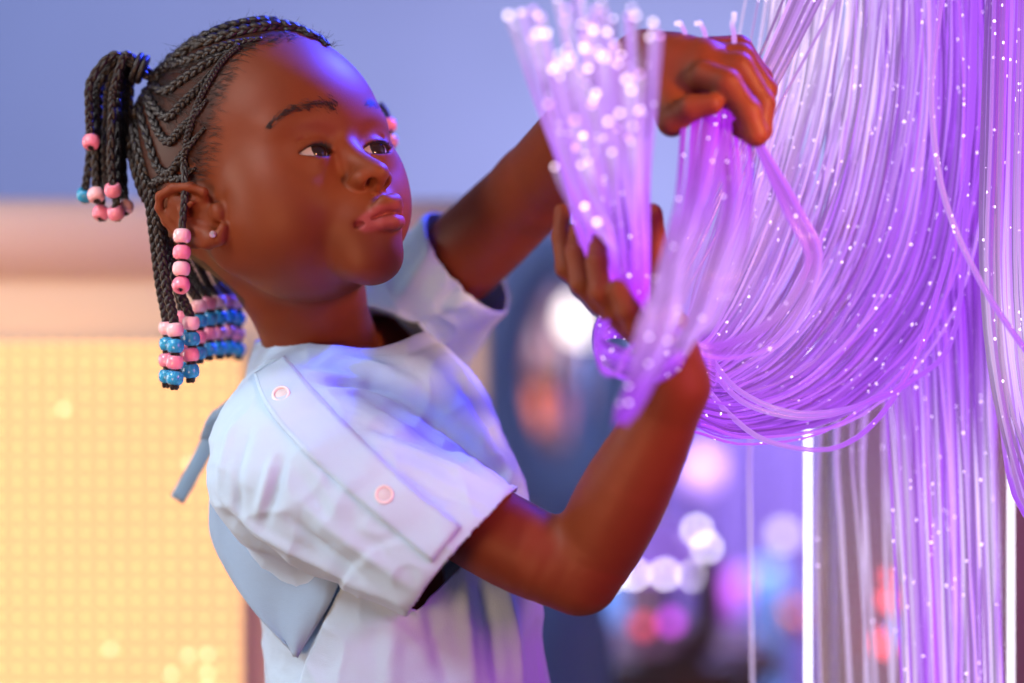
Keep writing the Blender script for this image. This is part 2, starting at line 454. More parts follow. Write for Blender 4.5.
LO = np.min(BB, 0); HI = np.max(BB, 0)
VOX = 1.3
bv, bf = BODY.mesh(VOX, LO, HI)
bv = laplace(bv, bf, 1, .35)
print('body verts', len(bv))

# pigment
q = toH(bv)
skin = np.array([.160, .037, .0125]); lip = np.array([.27, .052, .060]); palm = np.array([.40, .17, .09]); scalp = np.array([.011, .006, .005])
col = np.tile(skin, (len(bv), 1))
def mixc(col, c, w): return col * (1 - w[:, None]) + c * w[:, None]
def sstep(a, b_, x):
    t = np.clip((x - a) / (b_ - a), 0, 1); return t * t * (3 - 2 * t)
def seg_dist(p, pts):
    d = np.full(len(p), 1e9)
    for a, b_ in zip(pts[:-1], pts[1:]):
        a = np.array(a, float); b_ = np.array(b_, float); ab = b_ - a
        t = np.clip(((p - a) @ ab) / (ab @ ab), 0, 1)
        d = np.minimum(d, np.linalg.norm(p - a - t[:, None] * ab, axis=1))
    return d
LQ = np.array([-2.2, 1.6, -.9])
dl = np.minimum(seg_dist(q - LQ, [(16, 78, -57), (8.5, 87.5, -53.6), (0, 91.5, -52.8), (-8.5, 87.5, -53.6), (-16, 78, -57)]) - 3.0,
                seg_dist(q - LQ, [(15, 78, -59.5), (8, 85, -60.5), (0, 88.5, -61), (-8, 85, -60.5), (-15, 78, -59.5)]) - 3.3)
inner = sstep(2.2, -.6, dl) * (q[:, 1] > 66)
col = mixc(col, lip, inner * .95)

body_me = None
person = link('person', bv / 1000, bf, M_SKIN)
tag(person, 'young child in a pale blue smock with beaded braids, holding glowing fibre strands', 'person')
ca = person.data.color_attributes.new('pigment', 'FLOAT_COLOR', 'POINT')

# ---------------------------------------------------------------- ray helper on the body
def raycaster(v, f):
    return BVHTree.FromPolygons([tuple(x) for x in v], [tuple(int(i) for i in g) for g in f])
bvh_body = raycaster(bv / 1000, bf)
CAMP = Vector((0, 0, CAMZ))
def hit(bvh, px, py, off=0.0):
    d = (P(px, py, 1) - CAMP).normalized()
    h = bvh.ray_cast(CAMP, d)
    if h[0] is None: return None, None
    return h[0] + h[1] * off, h[1]

# hair-covered scalp pigment, the same on both sides of the head
HAIRLINE = [(352, 36), (300, 34), (262, 42), (240, 54), (226, 78), (219, 100), (212, 130), (206, 160), (196, 182), (170, 190), (155, 215), (172, 244), (205, 262), (245, 300), (230, 430), (-50, 430), (-50, -150), (352, -150)]
qa = q.copy(); qa[:, 0] = np.abs(qa[:, 0])
pp = project(HC + HS * (qa @ HR.T))
def in_poly(p, poly):
    c = np.zeros(len(p), bool); n = len(poly)
    for i_ in range(n):
        (x0, y0), (x1, y1) = poly[i_], poly[(i_ + 1) % n]
        if y0 == y1: continue
        m = ((y0 > p[:, 1]) != (y1 > p[:, 1])) & (p[:, 0] < (x1 - x0) * (p[:, 1] - y0) / (y1 - y0) + x0)
        c ^= m
    return c
dpoly = seg_dist(pp, [np.array(a_, float) for a_ in HAIRLINE[:12]])
dpoly = np.where(in_poly(pp, HAIRLINE), dpoly, -dpoly)
on_head = (np.linalg.norm(q, axis=1) < 125) & (q[:, 2] > -75) & (q[:, 1] < 82)
ear_zone = (qa[:, 0] > 66) & (q[:, 2] < 12) & (q[:, 1] > -60)
wsc = sstep(-3, 9, dpoly) * on_head * (~ear_zone)
col = mixc(col, scalp, wsc * .8)
buf = np.ones((len(bv), 4)); buf[:, :3] = col
ca.data.foreach_set('color', buf.ravel().astype(np.float32))

# ---------------------------------------------------------------- eyes
def eyeball(sx, px, py):
    c = H(EX * sx, EY, EZ); r = ER * HS
    t = mmP(px, py, c[1] / 1000)
    o = np.array([t[0] - c[0], 0, t[2] - c[2]]); o = o / r
    g = np.array([o[0], -math.sqrt(max(.05, 1 - o[0] ** 2 - o[2] ** 2)), o[2]])
    m = MB()
    prof = []
    rings = 40
    angs = [math.radians(a) for a in (0.01, 4, 8, 11, 11.6, 16, 21, 25.2, 26.4, 30)] + [math.radians(30 + 6 * i) for i in range(1, 26)]
    prof = [(r / 1000 * math.sin(a), r / 1000 * math.cos(a) + (.0004 if a < .45 else 0)) for a in angs]
    m.lathe(c / 1000, prof, g, 40)
    m.mi = []
    for i in range(len(angs) - 1):
        m.mi += [(2 if angs[i] < math.radians(11.2) else 1 if angs[i] < math.radians(26) else 0)] * 40
    o = m.build('eyeball', [M_EYEW, M_IRIS2, M_IRIS], person)
    return o
M_IRIS2 = simple('brown_iris', (.022, .010, .007), rough=.06, spec=.8, var=.4, bscale=900)
eyeball(1, 321, 150.5)
eyeball(-1, 379.5, 148.5)
# ---------------------------------------------------------------- hair: cornrows, hanging braids, beads
rnd = random.Random(4)
def scalp_pt(px, py, off):
    x, y = px, py
    for _ in range(60):
        h, n_ = hit(bvh_body, x, y, off)
        if h is not None: return h
        x += (250 - x) * .02; y += (150 - y) * .02
def braid_mesh(path, r, twist=None, taper=None):
    """three woven strands"""
    path = np.array([tuple(p) for p in path]); L_ = np.linalg.norm(np.diff(path, axis=0), axis=1).sum()
    n_ = max(12, int(L_ / (r * .42)))
    cl = bez(path, n_)
    t = np.gradient(cl, axis=0); t /= np.linalg.norm(t, axis=1)[:, None]
    side = np.cross(t, np.array([0.12, -1, .05])); side /= np.linalg.norm(side, axis=1)[:, None] + 1e-9
    nn = np.cross(side, t)
    d = np.linspace(0, L_, n_)
    w = 2 * math.pi / (r * 5.6)
    rr = np.full(n_, r) if taper is None else r * np.interp(np.linspace(0, 1, n_), *taper)
    m = MB()
    for k in range(3):
        ph = w * d + k * 2 * math.pi / 3
        c_ = cl + side * (np.sin(ph) * rr * .52)[:, None] + nn * (np.sin(2 * ph) * rr * .34)[:, None]
        m.tube(c_, rr * .56, 6)
    return m
def make_bead_mesh(mat):
    m = MB(); R_, h_, hole = .0056, .0044, .0019
    prof = [(hole, -h_ * .9), (R_ * .62, -h_), (R_ * .86, -h_ * .78), (R_, -h_ * .30), (R_, h_ * .30), (R_ * .86, h_ * .78), (R_ * .62, h_), (hole, h_ * .9), (hole, 0), (hole, -h_ * .9)]
    m.lathe((0, 0, 0), prof, (0, 0, 1), 24)
    me = bpy.data.meshes.new('bead'); me.from_pydata(m.v, [], m.f); me.shade_smooth(); me.materials.append(mat)
    return me
BEADS = {'l': make_bead_mesh(M_PINKL), 'p': make_bead_mesh(M_PINK), 'b': make_bead_mesh(M_BLUE)}
BLAB = {'l': 'pale pink plastic bead', 'p': 'bright pink plastic bead', 'b': 'blue plastic bead'}
def bead(kind, loc, axis, parent, sc=1.0):
    o = bpy.data.objects.new('bead', BEADS[kind]); COL.objects.link(o)
    o.parent = parent
    o.location = loc; o.scale = (sc, sc, sc)
    o.rotation_mode = 'QUATERNION'
    o.rotation_quaternion = Vector((0, 0, 1)).rotation_difference(Vector(axis).normalized())
    o['label'] = BLAB[kind]
    return o
# cornrows lying on the scalp (photo outlines, projected on the head)
ROWS = [
 ([(338, 34), (318, 26), (290, 19), (262, 17), (232, 22), (200, 32), (170, 47), (150, 60), (140, 70)], .0046),
 ([(334, 36), (308, 30), (282, 28), (255, 31), (225, 38), (195, 48), (165, 60), (142, 72)], .0044),
 ([(262, 40), (240, 44), (214, 52), (188, 62), (164, 70), (144, 74)], .0038),
 ([(240, 50), (220, 58), (200, 70), (182, 82), (166, 92), (152, 84), (142, 76)], .0038),
 ([(212, 72), (200, 88), (184, 104), (168, 118), (154, 104), (144, 84)], .0036),
 ([(208, 100), (196, 116), (182, 130), (170, 142), (158, 128), (148, 100), (141, 84)], .0036),
 ([(206, 128), (194, 142), (182, 158), (172, 172), (160, 168), (150, 140), (140, 106), (138, 86)], .0036),
 ([(196, 168), (182, 178), (166, 178), (154, 184), (150, 196)], .0034),
 ([(141, 84), (136, 110), (138, 140), (146, 172), (152, 196)], .0042),
 ([(140, 84), (130, 108), (131, 136), (138, 168), (148, 200)], .0042),
 ([(300, 20), (270, 12), (238, 16), (205, 27), (172, 42), (150, 56)], .0050),
]
for pts, r in ROWS:
    w3 = [scalp_pt(x, y, r * .35) for x, y in [tuple(a_) for a_ in bez(pts, 16)]]
    braid_mesh(w3, r * .88, taper=([0, .3, .9, 1], [.35, 1, 1, .8])).build('cornrow', M_HAIR, person)
# the thin front braid that crosses the temple, then hangs past the ear with four pink beads
pts = [tuple(a_) for a_ in bez([(240, 48), (226, 60), (212, 80), (199, 106), (190, 135), (186, 162)], 14)]
w3 = [scalp_pt(x, y, .0018) for x, y in pts]
yh = w3[-1].y
w3 += [P(185, 185, yh - .008), P(184, 205, yh - .012), P(182.5, 228, yh - .013), P(182, 292, yh - .012)]
fb = braid_mesh(w3, .0023).build('hanging_braid', M_HAIR, person)
for i, k in enumerate('lplp'):
    bead(k, P(182 - .3 * i, 236 + 16.4 * i, yh - .013), (.04, .1 if i < 3 else .8, 1), fb)
# pony tail: elastic, arching braids with beads at the ends
pc = scalp_pt(147, 74, .004)
m = MB()
a_ = np.linspace(0, 2 * math.pi, 28)
ax = Vector((-.85, -.1, .35)).normalized(); u = ax.orthogonal().normalized(); v_ = ax.cross(u)
base = P(141, 69, pc.y)
for k in range(2):
    m.tube([base + ax * (.004 * k - .001) + (u * math.cos(t) + v_ * math.sin(t)) * .0082 for t in a_], .0022, 6, cap=False)
m.build('hair_elastic', M_HAIR, person)
TAIL = [((91, 142), 'p', .0), ((85, 195), 'b', .012), ((96, 195), 'l', .002), ((113, 190), 'p', -.006), ((101, 213), 'p', .006), ((116, 213), 'p', -.002), ((125, 207), 'l', .010), ((106, 180), None, .012), ((98, 170), None, .004), ((119, 178), None, .006), ((128, 150), None, .014)]
SIDE = [89, 90, 96, 112, 102, 117, 124, 107, 99, 121, 129]
for i, ((ex, ey), kind, dy) in enumerate(TAIL):
    sx_ = SIDE[i]; lift = 60 - 6 * math.sin((130 - sx_) / 42 * 2.2) + (i % 3) * 2
    dd = dy + ((i * 5) % 7 - 3) * .002
    pth = [pc + Vector((.004, 0, -.002)), base + Vector((0, dd * .3, (i % 3 - 1) * .002)), P((134 + sx_) / 2 + 3, lift, pc.y + dd * .7), P(sx_ + 2, 76 + (i % 4) * 3 + (130 - sx_) * .1, pc.y + dd), P(sx_, 108, pc.y + dd), P((sx_ + ex) / 2 + 2 * math.sin(i * 1.7), (108 + ey) / 2 + 5, pc.y + dd), P(ex, ey - 4, pc.y + dd), P(ex + 1, ey + 7, pc.y + dd)]
    b_ = braid_mesh(pth, .0027).build('hanging_braid', M_HAIR, person)
    if kind: bead(kind, P(ex, ey, pc.y + dd), (.25 * math.sin(i * 2.1), .5 * math.cos(i * 3.3), 1), b_)
# nape braids with columns of beads
def nape(x0, y0, xb, yb, dY, kinds, sc=1.0, step=16.0):
    Y0 = HC[1] / 1000 + dY
    pth = [P(x0, y0, Y0 - .004), P((x0 * 2 + xb) / 3, y0 + (yb - y0) * .35, Y0), P((x0 + xb * 2) / 3 - .5, y0 + (yb - y0) * .7, Y0), P(xb, yb, Y0), P(xb, yb + step * len(kinds) - 5, Y0)]
    o = braid_mesh(pth, .0031).build('hanging_braid', M_HAIR, person)
    for i, k in enumerate(kinds):
        bead(k, P(xb + .5 * math.sin(i * 2), yb + step * i, Y0), (.12 * math.sin(i + xb), .1 * math.cos(i * 2 + xb), 1), o, sc)
nape(152, 190, 175, 330, -.030, 'lbpb')
nape(146, 180, 167, 328, -.012, 'lbpb', .96)
nape(158, 215, 191, 323, -.020, 'lbpb')
nape(168, 240, 199, 306, .010, 'lbpb', .95, 15.5)
nape(176, 245, 209, 303, .030, 'pbpb', .95, 15.5)
nape(190, 250, 219, 302, .055, 'lbpb', .95, 15.5)
nape(205, 255, 229, 301, .075, 'pbpb', .95, 15.5)
nape(215, 260, 238, 303, .095, 'lbpb', .95, 15.5)
nape(160, 200, 183, 318, .020, 'pbpb', .95, 15.5)
# far side pink beads seen past the brow
o = braid_mesh([P(380, 104, 1.62), P(386, 112, 1.62), P(389, 122, 1.62), P(391, 142, 1.62)], .0020).build('hanging_braid', M_HAIR, person)
bead('p', P(388.5, 125, 1.62), (0, .1, 1), o); bead('l', P(390, 141, 1.62), (.1, 0, 1), o)
# wisps of fine hair along the hairline and over the rows
m = MB()
for i in range(1500):
    if i < 420:
        hp = bez(HAIRLINE[1:9], 200)[rnd.randrange(200)]
        x, y = hp[0] - rnd.uniform(-3, 14), hp[1] + rnd.uniform(-6, 5)
        a0 = rnd.uniform(-.5, .9); dx, dy = math.cos(a0), -math.sin(a0) * .8 + .25
        ln = rnd.uniform(5, 13)
        p0, p1, p2 = [scalp_pt(x + dx * ln * t, y + dy * ln * t, o_) for t, o_ in ((0, 0), (.5, .0009), (1, .0004))]
    elif i < 1180:
        hp = bez(HAIRLINE[1:9], 200)[rnd.randrange(200)]
        k_ = rnd.random() ** .7
        x, y = hp[0] + (140 - hp[0]) * k_, hp[1] + (78 - hp[1]) * k_
        dx, dy = 140 - hp[0], 78 - hp[1]; l_ = math.hypot(dx, dy) + 1; dx, dy = dx / l_ + rnd.gauss(0, .35), dy / l_ + rnd.gauss(0, .35)
        ln = rnd.uniform(6, 14)
        p0, p1, p2 = [scalp_pt(x + dx * ln * t, y + dy * ln * t, o_) for t, o_ in ((0, .0002), (.5, .0016), (1, .0008))]
    else:
        hp = bez([(345, 32), (290, 16), (262, 14), (232, 20), (200, 30), (170, 45), (148, 60)], 200)[rnd.randrange(200)]
        p0 = scalp_pt(hp[0], hp[1] + 3, .002)
        g_ = (p0 - Vector(HC / 1000)).normalized()
        p1 = p0 + g_ * rnd.uniform(.001, .003) + Vector((rnd.gauss(0, .002), 0, rnd.gauss(0, .001)))
        p2 = p1 + g_ * rnd.uniform(-.001, .002) + Vector((rnd.gauss(0, .003), 0, rnd.gauss(0, .002)))
    m.tube([p0, p1, p2], [.00013, .00010, .00005], 4, cap=False)
tag(m.build('hair_wisps', M_HAIR, person), kind='stuff')
# eyebrows and lashes
def brow(pts, n_, wid):
    m = MB(); c_ = bez(pts, 60)
    for i in range(n_):
        u_ = rnd.random(); k = u_ * 58; c0 = c_[int(k)]; c1 = c_[int(k) + 1]
        d = (c1 - c0) / (np.linalg.norm(c1 - c0) + 1e-9)
        w_ = wid * (1 - .65 * u_) * rnd.gauss(0, .42)
        x, y = c0[0] - d[1] * w_, c0[1] + d[0] * w_
        ln = rnd.uniform(3.5, 6.5); up_ = (1 - u_) * 1.4 - .3
        A_, B_, C_ = [hit(bvh_body, x + (d[0] * .9) * ln * t, y + (d[1] - up_ * .5) * ln * t, o_)[0] for t, o_ in ((0, -.0002), (.5, .0007), (1, .0003))]
        if A_ and B_ and C_: m.tube([A_, B_, C_], [.00016, .00014, .00005], 4, cap=False)
    return m.build('eyebrow', M_HAIR, person)
brow([(339, 107), (325, 105), (309, 106), (292, 110), (279, 117), (268, 127)], 300, 9.0)
brow([(364, 106), (372, 104), (380, 107), (386, 113)], 130, 5.0)
def lashes(sx, up=True):
    m = MB()
    for i in range(46 if up else 26):
        u_ = -0.96 + 1.92 * (i + rnd.random()) / (46 if up else 26)
        z0 = (3.8 * (1 - abs(u_) ** 2.2) + .1) if up else (-3.5 * (1 - abs(u_) ** 2))
        x = EX + 12.4 * u_; z = EZ + z0 + .2 * u_
        yy = EY + math.sqrt(max(4, 14.3 ** 2 - (12.4 * u_) ** 2 - z0 ** 2))
        b0 = H(x * sx, yy, z); L1 = rnd.uniform(2.2, 3.6) * (1 if up else .5)
        dirx = u_ * .7
        b1 = H((x + dirx * L1 * .5) * sx, yy + L1 * .75, z + (-.05 if up else -.5) * L1)
        b2 = H((x + dirx * L1) * sx, yy + L1 * 1.15, z + (.45 if up else -.8) * L1)
        m.tube([b0 / 1000, b1 / 1000, b2 / 1000], [.00022, .00017, .00005], 4, cap=False)
    if up:
        ln_ = []
        for u_ in np.linspace(-1, 1, 20):
            z0 = 3.7 * (1 - abs(u_) ** 2.2) + .2; x = EX + 12.5 * u_
            ln_.append(H(x * sx, EY + math.sqrt(max(4, 14.0 ** 2 - (12.5 * u_) ** 2 - z0 ** 2)), EZ + z0 + .2 * u_) / 1000)
        m.tube(ln_, .00042, 5)
    return m.build('eyelashes', M_HAIR, person)
for sx in (1, -1):
    lashes(sx, True); lashes(sx, False)
# ear stud
h_, n_ = hit(bvh_body, 214, 235, .0012)
m = MB(); m.lathe(h_ + Vector((0, 0.0012, 0)), [(0.0001, .0030), (.0012, .0030), (.0022, .0018), (.0024, .0010), (.0018, 0), (.0001, -.0004)], (-.1, -1, .1), 10)
tag(m.build('ear_stud', M_STUD, person, smooth=False), 'small sparkling crystal stud')

# ---------------------------------------------------------------- shirt
def cloth_mat(name, c0):
    m, nt, b, out = node_mat(name)
    b.inputs['Base Color'].default_value = (*c0, 1); b.inputs['Roughness'].default_value = .85
    b.inputs['Specular IOR Level'].default_value = .2; b.inputs['Sheen Weight'].default_value = .15
    tc = nt.nodes.new('ShaderNodeTexCoord')
    w = nt.nodes.new('ShaderNodeTexNoise'); w.inputs['Scale'].default_value = 1400; w.inputs['Detail'].default_value = 2
    n = nt.nodes.new('ShaderNodeTexNoise'); n.inputs['Scale'].default_value = 60; n.inputs['Detail'].default_value = 6
    ad = nt.nodes.new('ShaderNodeMath'); ad.operation = 'MULTIPLY_ADD'; ad.inputs[1].default_value = .25
    nt.links.new(tc.outputs['Object'], w.inputs['Vector']); nt.links.new(tc.outputs['Object'], n.inputs['Vector'])
    nt.links.new(w.outputs['Fac'], ad.inputs[0]); nt.links.new(n.outputs['Fac'], ad.inputs[2])
    bp = nt.nodes.new('ShaderNodeBump'); bp.inputs['Strength'].default_value = .5; bp.inputs['Distance'].default_value = .0015
    nt.links.new(ad.outputs[0], bp.inputs['Height']); nt.links.new(bp.outputs['Normal'], b.inputs['Normal'])
    return m
M_SHIRT = cloth_mat('pale_blue_cotton', (.40, .60, .84))
M_STRAP = cloth_mat('blue_cotton_tie', (.20, .36, .56))
TOR = Solid()
def flat_chain(pts, rad, yc, sq, k=20):
    """tapered chain squashed in depth"""
    pts = [np.array([p[0], yc + (p[1] - yc) * sq, p[2]]) for p in pts]
    tmp = Solid(); tmp.cap(pts, rad, k, kk=20)
    f0 = tmp.ops[0][0]
    def fn(p):
        q = p.copy(); q[:, 1] = yc + (q[:, 1] - yc) * sq
        return f0(q) / 1.0
    A = np.array(pts); c = A.mean(0)
    TOR.fn(fn, c, np.linalg.norm(A - c, axis=1).max() + max(rad), 'u', k)
flat_chain([mmP(338, 378, 1.615), mmP(362, 440, 1.60), mmP(380, 520, 1.59), mmP(400, 600, 1.59), mmP(410, 720, 1.59), mmP(414, 800, 1.59)], [60, 82, 94, 88, 90, 94], 1600, 1.18)
HEMC = mmP(465, 550, 1.485)
hd = np.array([.78, -.22, -.585]); hd /= np.linalg.norm(hd)
HEMN = np.array(mmP(465 + 125, 550 + 110, 1.475)) - HEMC; HEMN /= np.linalg.norm(HEMN)
slv = Solid()
sq_ = bez([tuple(mmP(304, 424, 1.56)) + (48,), tuple(mmP(297, 468, 1.53)) + (59,), tuple(mmP(350, 496, 1.51)) + (57,), tuple(mmP(410, 524, 1.495)) + (52,), tuple(mmP(480, 556, 1.483)) + (50.5,)], 8)
slv.cap([x[:3] for x in sq_], [x[3] for x in sq_], 4, kk=0)
f_sl = slv.ops[0][0]
TOR.fn(lambda p: np.maximum(f_sl(p), (p - HEMC) @ HEMN), mmP(380, 500, 1.51), 175, 'u', 16)
# far sleeve
HEMF = mmP(466, 260, 1.665); HFN = mmP(466 + 75, 260 - 60, 1.64) - HEMF; HFN /= np.linalg.norm(HFN)
sf = Solid(); sf.cap([mmP(380, 360, 1.71), mmP(425, 305, 1.70), mmP(480, 248, 1.655)], [54, 47, 41], 4, kk=10)
f_sf = sf.ops[0][0]
TOR.fn(lambda p: np.maximum(f_sf(p), (p - HEMF) @ HFN), mmP(430, 300, 1.70), 110, 'u', 22)
sb = [mmP(150, 200, 1.40), mmP(600, 200, 1.85), mmP(150, 760, 1.40), mmP(640, 760, 1.75)]
sv, sfc = TOR.mesh(2.0, np.min(sb, 0), np.max(sb, 0))
sv = laplace(sv, sfc, 2, .5)
sn = vnormals(sv, sfc)
# openings: neck, hems
NZ = mmP(345, 345, 1.56)[2]
NC = mmP(332, 345, 1.595)
def neck_cut(p):
    px = project(p)[:, 0]
    rim = NZ + np.interp(px, [236, 262, 300, 345, 400, 440], [-2, 6, 3, -1, -4, 5]) * .62
    d1 = rim - p[:, 2]
    d2 = np.linalg.norm((p - NC)[:, :2] / np.array([61, 50]), axis=1) * 55 - 55
    return np.maximum(d1, d2)
def hem_cap(p, n, C_, N_, R_):
    return (np.abs((p - C_) @ N_) < 2.4) & (np.abs(n @ N_) > .6) & (np.linalg.norm(p - C_, axis=1) < R_)
fcn = sv[sfc].mean(1); fnn = sn[sfc].mean(1)
kill = (neck_cut(fcn) < 0)
kill |= hem_cap(fcn, fnn, HEMC, HEMN, 70) | hem_cap(fcn, fnn, HEMF, HFN, 60)
kill |= (fcn[:, 2] < mmP(0, 745, 1.6)[2])
sfc = sfc[~kill]
# keep the largest connected sheet
lab = np.arange(len(sv))
for _ in range(400):
    m_ = lab[sfc].min(1); new = lab.copy(); np.minimum.at(new, sfc.ravel(), np.repeat(m_, 4))
    new = new[new]
    if (new == lab).all(): break
    lab = new
big = np.bincount(lab[sfc[:, 0]]).argmax(); sfc = sfc[lab[sfc[:, 0]] == big]
used = np.unique(sfc); remap = -np.ones(len(sv), int); remap[used] = np.arange(len(used)); sv = sv[used]; sn = sn[used]; sfc = remap[sfc]
def boundary(f):
    E = np.sort(np.concatenate([f[:, [0, 1]], f[:, [1, 2]], f[:, [2, 3]], f[:, [3, 0]]]), 1)
    u_, c_ = np.unique(E, axis=0, return_counts=True)
    return u_[c_ == 1]
for it in range(14):       # smooth the cut edges
    B_ = boundary(sfc); acc = np.zeros_like(sv); cn = np.zeros(len(sv))
    np.add.at(acc, B_[:, 0], sv[B_[:, 1]]); np.add.at(acc, B_[:, 1], sv[B_[:, 0]]); np.add.at(cn, B_.ravel(), 1)
    mB = cn > 0
    sv[mB] = sv[mB] * .45 + .55 * acc[mB] / cn[mB][:, None]
    sv = np.where((~mB)[:, None], laplace(sv, sfc, 1, .15), sv)
# folds: ridges and valleys, each along its own line on the cloth
bvh0 = raycaster(sv / 1000, sfc)
def fold(pts, amp, wid, side=0.0, n=24, near=True):
    """raise (amp>0) or sink (amp<0) the cloth along a line; side>0 makes an overlapping step"""
    P3 = []
    for x, y in bez(pts, n):
        h, _n = hit(bvh0, x, y)
        if h is not None: P3.append(np.array(h) * 1000)
    if len(P3) < 3: return np.zeros(len(sv))
    d = np.full(len(sv), 1e9); along = np.zeros(len(sv)); sg = np.zeros(len(sv))
    for i_, (a, b_) in enumerate(zip(P3[:-1], P3[1:])):
        ab = b_ - a; l2 = ab @ ab + 1e-9; t = np.clip(((sv - a) @ ab) / l2, 0, 1)
        v0 = sv - a - t[:, None] * ab
        e = np.linalg.norm(v0, axis=1); m_ = e < d
        d = np.where(m_, e, d); along = np.where(m_, (i_ + t) / (len(P3) - 1), along)
        s_ = np.einsum('ij,ij->i', np.cross(np.broadcast_to(ab, v0.shape), v0), sn)
        sg = np.where(m_, np.sign(s_), sg)
    taper = np.sin(np.pi * np.clip(along, .04, .96)) ** .5
    if side:
        x = sg * d
        return amp * sstep(-side, side, x) * np.exp(-np.maximum(x, 0) / wid) * taper
    return amp * np.exp(-(d / wid) ** 2) * taper
D_ = np.zeros(len(sv))
FOLDS = [
 ([(372, 388), (412, 404), (441, 421), (484, 455), (522, 492)], -7.0, 7), ([(385, 405), (425, 430), (470, 462), (505, 488)], 2.6, 8),
 ([(328, 392), (360, 394), (395, 402), (432, 416)], 2.4, 5), ([(322, 384), (350, 384), (385, 392)], -2.6, 4.5),
 ([(345, 366), (370, 366), (400, 378), (425, 392)], 2.0, 6), ([(300, 372), (340, 378), (372, 384)], 1.6, 5),
 ([(272, 455), (266, 485), (256, 515)], 1.8, 4), ([(282, 462), (274, 492), (262, 528)], -2.0, 4),
 ([(236, 420), (226, 450), (220, 490)], 2.2, 5), ([(248, 430), (240, 460), (238, 500), (246, 530)], -1.8, 5),
 ([(262, 410), (300, 450), (330, 500), (350, 545)], 1.2, 6), ([(300, 500), (330, 530), (372, 558), (405, 580)], 2.4, 6), ([(290, 520), (320, 548), (360, 575)], -2.6, 5),
 ([(225, 500), (255, 530), (300, 556), (350, 580), (400, 600)], 3.0, 6),
 ([(380, 440), (420, 452), (460, 470), (500, 490)], 1.8, 6), ([(365, 425), (410, 436), (455, 452)], -1.8, 5), ([(400, 470), (440, 490), (480, 510)], -1.4, 6),
 ([(230, 520), (262, 552), (302, 578), (350, 596), (408, 616)], -9, 8),
 ([(463, 575), (466, 620), (474, 690)], 3.5, 7), ([(480, 575), (492, 620), (500, 690)], -3.5, 7), ([(505, 590), (516, 640), (522, 690)], 3.0, 6), ([(430, 600), (436, 640), (450, 690)], -2.5, 7), ([(395, 612), (392, 650), (388, 700)], 2.2, 8), ([(532, 610), (540, 650), (544, 700)], -2, 5),
 ([(470, 365), (500, 410), (528, 470)], 2.0, 6), ([(455, 380), (480, 415), (505, 455)], -2.0, 6), ([(442, 350), (470, 385), (500, 430)], 1.2, 5),
 ([(395, 305), (420, 270), (440, 235)], 2.5, 6), ([(430, 320), (455, 290), (480, 268)], -2.5, 6), ([(415, 330), (445, 308), (478, 296)], 2.5, 6),
 ([(405, 355), (425, 345), (440, 340)], -1.5, 4),
]
for f_ in FOLDS: D_ += fold(f_[0], f_[1] * (1.5 if abs(f_[1]) < 5 else 1), f_[2] * .85)
D_ += fold([(340, 588), (322, 620), (306, 655), (292, 700)][::-1], -9, 50, side=2.2)
from mathutils import noise as mn
nsv = np.array([mn.fractal(Vector((v[0] * .018, v[1] * .02, v[2] * .022)), 1.0, 2.0, 4) for v in sv])
nsv2 = np.array([1 - abs(mn.noise(Vector((v[0] * .030 + v[2] * .014, v[1] * .02, v[2] * .030 - v[0] * .016 + 7)))) for v in sv])
D_ += nsv * 2.0 + (nsv2 ** 6 - .3) * 1.3
sv = sv + sn * D_[:, None]
shirt = link('shirt', sv / 1000, sfc, M_SHIRT, person)
shirt['label'] = 'pale blue cotton smock with short wide sleeves'
md = shirt.modifiers.new('cloth', 'SOLIDIFY'); md.thickness = .0014; md.offset = -1
bvh_s = raycaster(sv / 1000, sfc)
def strip(name, A_, B_, off, th, mat, parent, n=60, across=8):
    a = bez(A_, n); b_ = bez(B_, n); V = []; ok = True
    last = None
    grid = []
    for i in range(n):
        row = []
        for j in range(across + 1):
            t = j / across; x, y = a[i] * (1 - t) + b_[i] * t
            h, nn_ = hit(bvh_s, x, y, off)
            if h is None or (last is not None and abs(h.y - last) > .03): h = P(x, y, last or 1.5)
            last = h.y; row.append(h)
        grid.append(row)
    V = [p for r_ in grid for p in r_]; w = across + 1
    F = [(i * w + j, i * w + j + 1, (i + 1) * w + j + 1, (i + 1) * w + j) for i in range(n - 1) for j in range(across)]
    o = link(name, V, F, mat, parent)
    md = o.modifiers.new('th', 'SOLIDIFY'); md.thickness = th; md.offset = 0
    return o
LB = [(255, 376), (260, 394), (272, 416), (298, 446), (328, 474), (378, 517), (432, 562)]
RB = [(285, 358), (294, 368), (311, 388), (340, 419), (373, 451), (415, 490), (461, 527)]
plk = strip('snap_placket', LB, RB, .0012, .0016, M_SHIRT, shirt)
def stitch(pts, n, parent, off=.0022, bv=None):
    c_ = bez(pts, n * 2); m = MB()
    for i in range(0, n * 2 - 1, 2):
        h0, _ = hit(bvh_s, *c_[i], off); h1, _ = hit(bvh_s, *c_[i + 1], off)
        if h0 and h1 and (h0 - h1).length < .006: m.tube([h0, h1], .00022, 4)
    return m.build('stitching', M_SHIRT, parent)
mix2 = lambda t: [(a[0] * (1 - t) + b_[0] * t, a[1] * (1 - t) + b_[1] * t) for a, b_ in zip(LB, RB)]
stitch(mix2(.08), 130, shirt); stitch(mix2(.92), 130, shirt)
stitch([(249, 352), (278, 345), (345, 355), (390, 357), (430, 349)], 90, shirt, .0006)
stitch([(516, 497), (490, 520), (467, 541)], 34, shirt, .0006)
